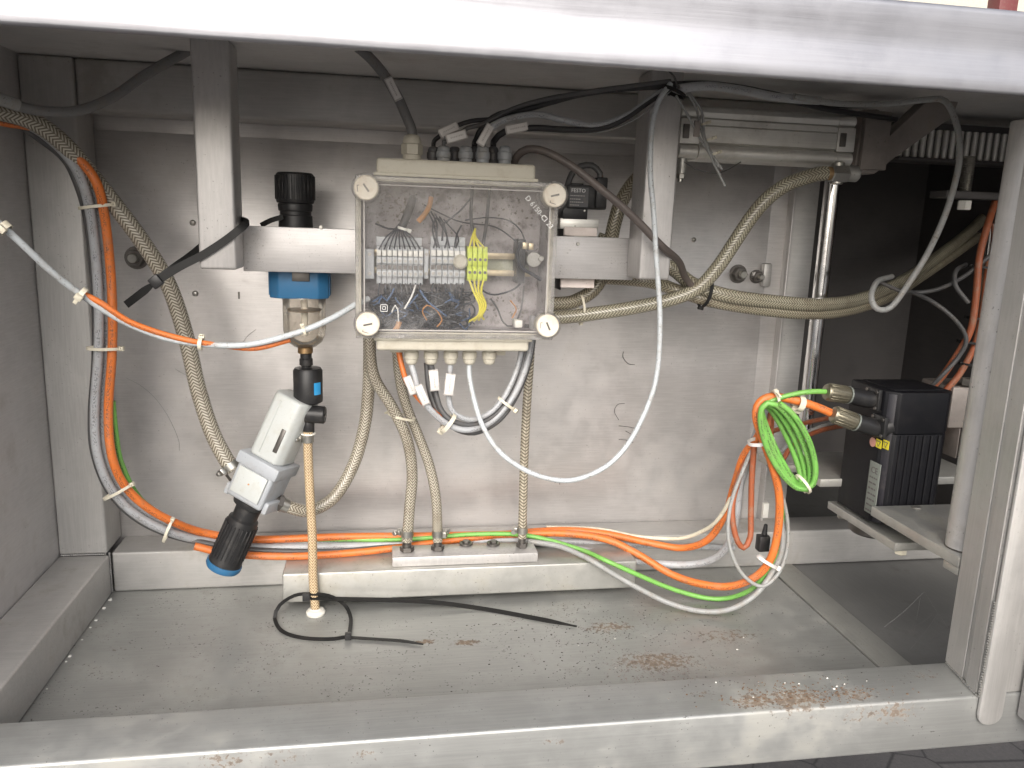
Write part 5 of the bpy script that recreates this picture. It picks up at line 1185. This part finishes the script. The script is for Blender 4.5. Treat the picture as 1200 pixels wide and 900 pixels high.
# block behind the motor
gb = thing('gear_block', 'grey cast block behind the motor under the strapped cables', 'block', (.79, 1.0, -.2))
a = at(1105, 500, Y=1.0); b2 = at(1160, 452, Y=1.0)
MB().box((a.x, .99, a.z), (b2.x+.03, 1.06, b2.z), .003).build('block', 'castiron', gb)
for k in range(2):
    a = at(1114+k*10, 535, Y=1.0); b2 = at(1120+k*10, 500, Y=1.0); MB().box((a.x, .99, a.z), (b2.x, 1.02, b2.z), .001).build('rib', 'castiron', gb)
mb = MB(); q = at(1135, 448, Y=.99); mb.hexnut((q.x, .99, q.z-.004), (q.x, .99, q.z+.006), .010); mb.build('nut', 'bolt', gb)
mb = MB(); q = at(1148, 444, Y=.985); mb.hexnut((q.x, .985, q.z-.004), (q.x, .985, q.z+.008), .011); mb.build('nut', 'bolt', gb)

# ------------------------------------------------------------------ dirt, crumbs, hairs, flecks for leaking light
def crumbs(n, gen, mat, name, lab, s0, s1):
    mb = MB(); r_ = random.Random(len(name)*7+n)
    for k in range(n):
        p_ = gen(r_)
        if p_ is None: continue
        s_ = r_.uniform(s0, s1); a = r_.uniform(0, 6.28); pts = []
        for j in range(5):
            aa = a+j*1.256; pts.append((s_*r_.uniform(.5, 1.3)*math.cos(aa), s_*.7*r_.uniform(.5, 1.3)*math.sin(aa)))
        h = s_*.5; vs = [(x, y, 0) for x, y in pts]+[(x*.7, y*.7, h) for x, y in pts]
        fs = [(0, 1, 6, 5), (1, 2, 7, 6), (2, 3, 8, 7), (3, 4, 9, 8), (4, 0, 5, 9), (5, 6, 7, 8, 9)]
        mb.add(vs, fs, Matrix.Translation(p_))
    tag(mb.build(name, mat), lab, 'debris', kind='stuff')
def onfloor(cx, cy, sx, sy):
    def g(r_):
        p_ = at(r_.gauss(cx, sx), r_.gauss(cy, sy), Z=ZF+.0001)
        if not (-.36 < p_.x < .60 and .717 < p_.y < 1.01): return None
        return p_
    return g
def onsill(cx, cy, sx, sy):
    def g(r_):
        p_ = at(r_.gauss(cx, sx), r_.gauss(cy, sy), Z=ZR+.0001)
        if not (p_.x < .615 and .655 < p_.y < .713): return None
        return p_
    return g
crumbs(520, onfloor(720, 740, 90, 28), 'darkbolt', 'dark_crumbs', 'dark dirt crumbs scattered on the floor at centre right', .0005, .0014)
crumbs(260, onfloor(480, 760, 260, 45), 'darkbolt', 'dark_grit', 'fine dark grit spread over the whole floor', .0004, .0011)
crumbs(220, onfloor(770, 785, 35, 10), 'castiron', 'brown_crumbs', 'brown rust crumbs on the floor near the sill', .0006, .0016)
crumbs(260, onsill(940, 815, 50, 9), 'rustc', 'rust_crumbs', 'rust coloured crumbs on the sill at right', .0005, .0015)
crumbs(140, onsill(950, 805, 110, 14), 'darkbolt', 'sill_grit', 'dark grit on the right half of the sill', .0005, .0013)
crumbs(16, onfloor(790, 735, 110, 30), 'whiteplastic', 'white_flakes', 'small white flakes on the floor at right', .0007, .0016)
crumbs(12, onsill(960, 800, 60, 8), 'whiteplastic', 'white_sill_flakes', 'small white flakes on the sill at right', .0008, .0018)
def edge(r_): 
    t_ = r_.random(); return Vector((-.3665, .76+t_*.33, ZF+.0001))
crumbs(14, edge, 'whiteplastic', 'edge_flakes', 'white flecks standing in for light through the gap at the left rail foot', .0010, .0030)  # white chips imitate the line of light leaking between floor and rail
hr = MB()
for pts in (((725, 492), (720, 482), (724, 474), (732, 473)), ((725, 499), (735, 500), (745, 502)), ((733, 505), (742, 510), (746, 512)), ((725, 515), (735, 516), (742, 519)), ((731, 412), (730, 418), (736, 426), (744, 427)), ((650, 566), (655, 563), (656, 568))):
    hr.tube(P(*[(x, y, YB-.002) for x, y in pts]), .00035, 4, .003)
tag(hr.build('hair_fibres', 'blackc', None, 60), 'a few fine dark hairs stuck to the back wall at right', 'fibres', kind='stuff')
hr = MB()
for pts in (((148, 443), (165, 452), (183, 468), (198, 490), (209, 515), (210, 528)), ((282, 405), (290, 394), (300, 386)), ((205, 432), (215, 438), (226, 441))):
    hr.tube(P(*[(x, y, YB-.001) for x, y in pts]), .00025, 4, .003)
tag(hr.build('wall_scratches', 'lgrey', None, 60), 'fine pale scratches in the back wall sheet at left', 'scratches', kind='stuff')
cw = MB(); r_ = random.Random(11)
for k in range(6):
    a = at(r_.uniform(1035, 1105), r_.uniform(690, 775), Y=.80+r_.uniform(-.04, .1)); b2 = at(r_.uniform(1075, 1112), r_.uniform(670, 770), Y=.80+r_.uniform(-.05, .05))
    cw.tube([a, a.lerp(b2, .5)-Vector((0, 0, r_.uniform(0, .006))), b2], .00007, 3, .01)
tag(cw.build('cobweb', 'lgrey', None, 60), 'faint cobweb threads below the front plate', 'cobweb', kind='stuff')
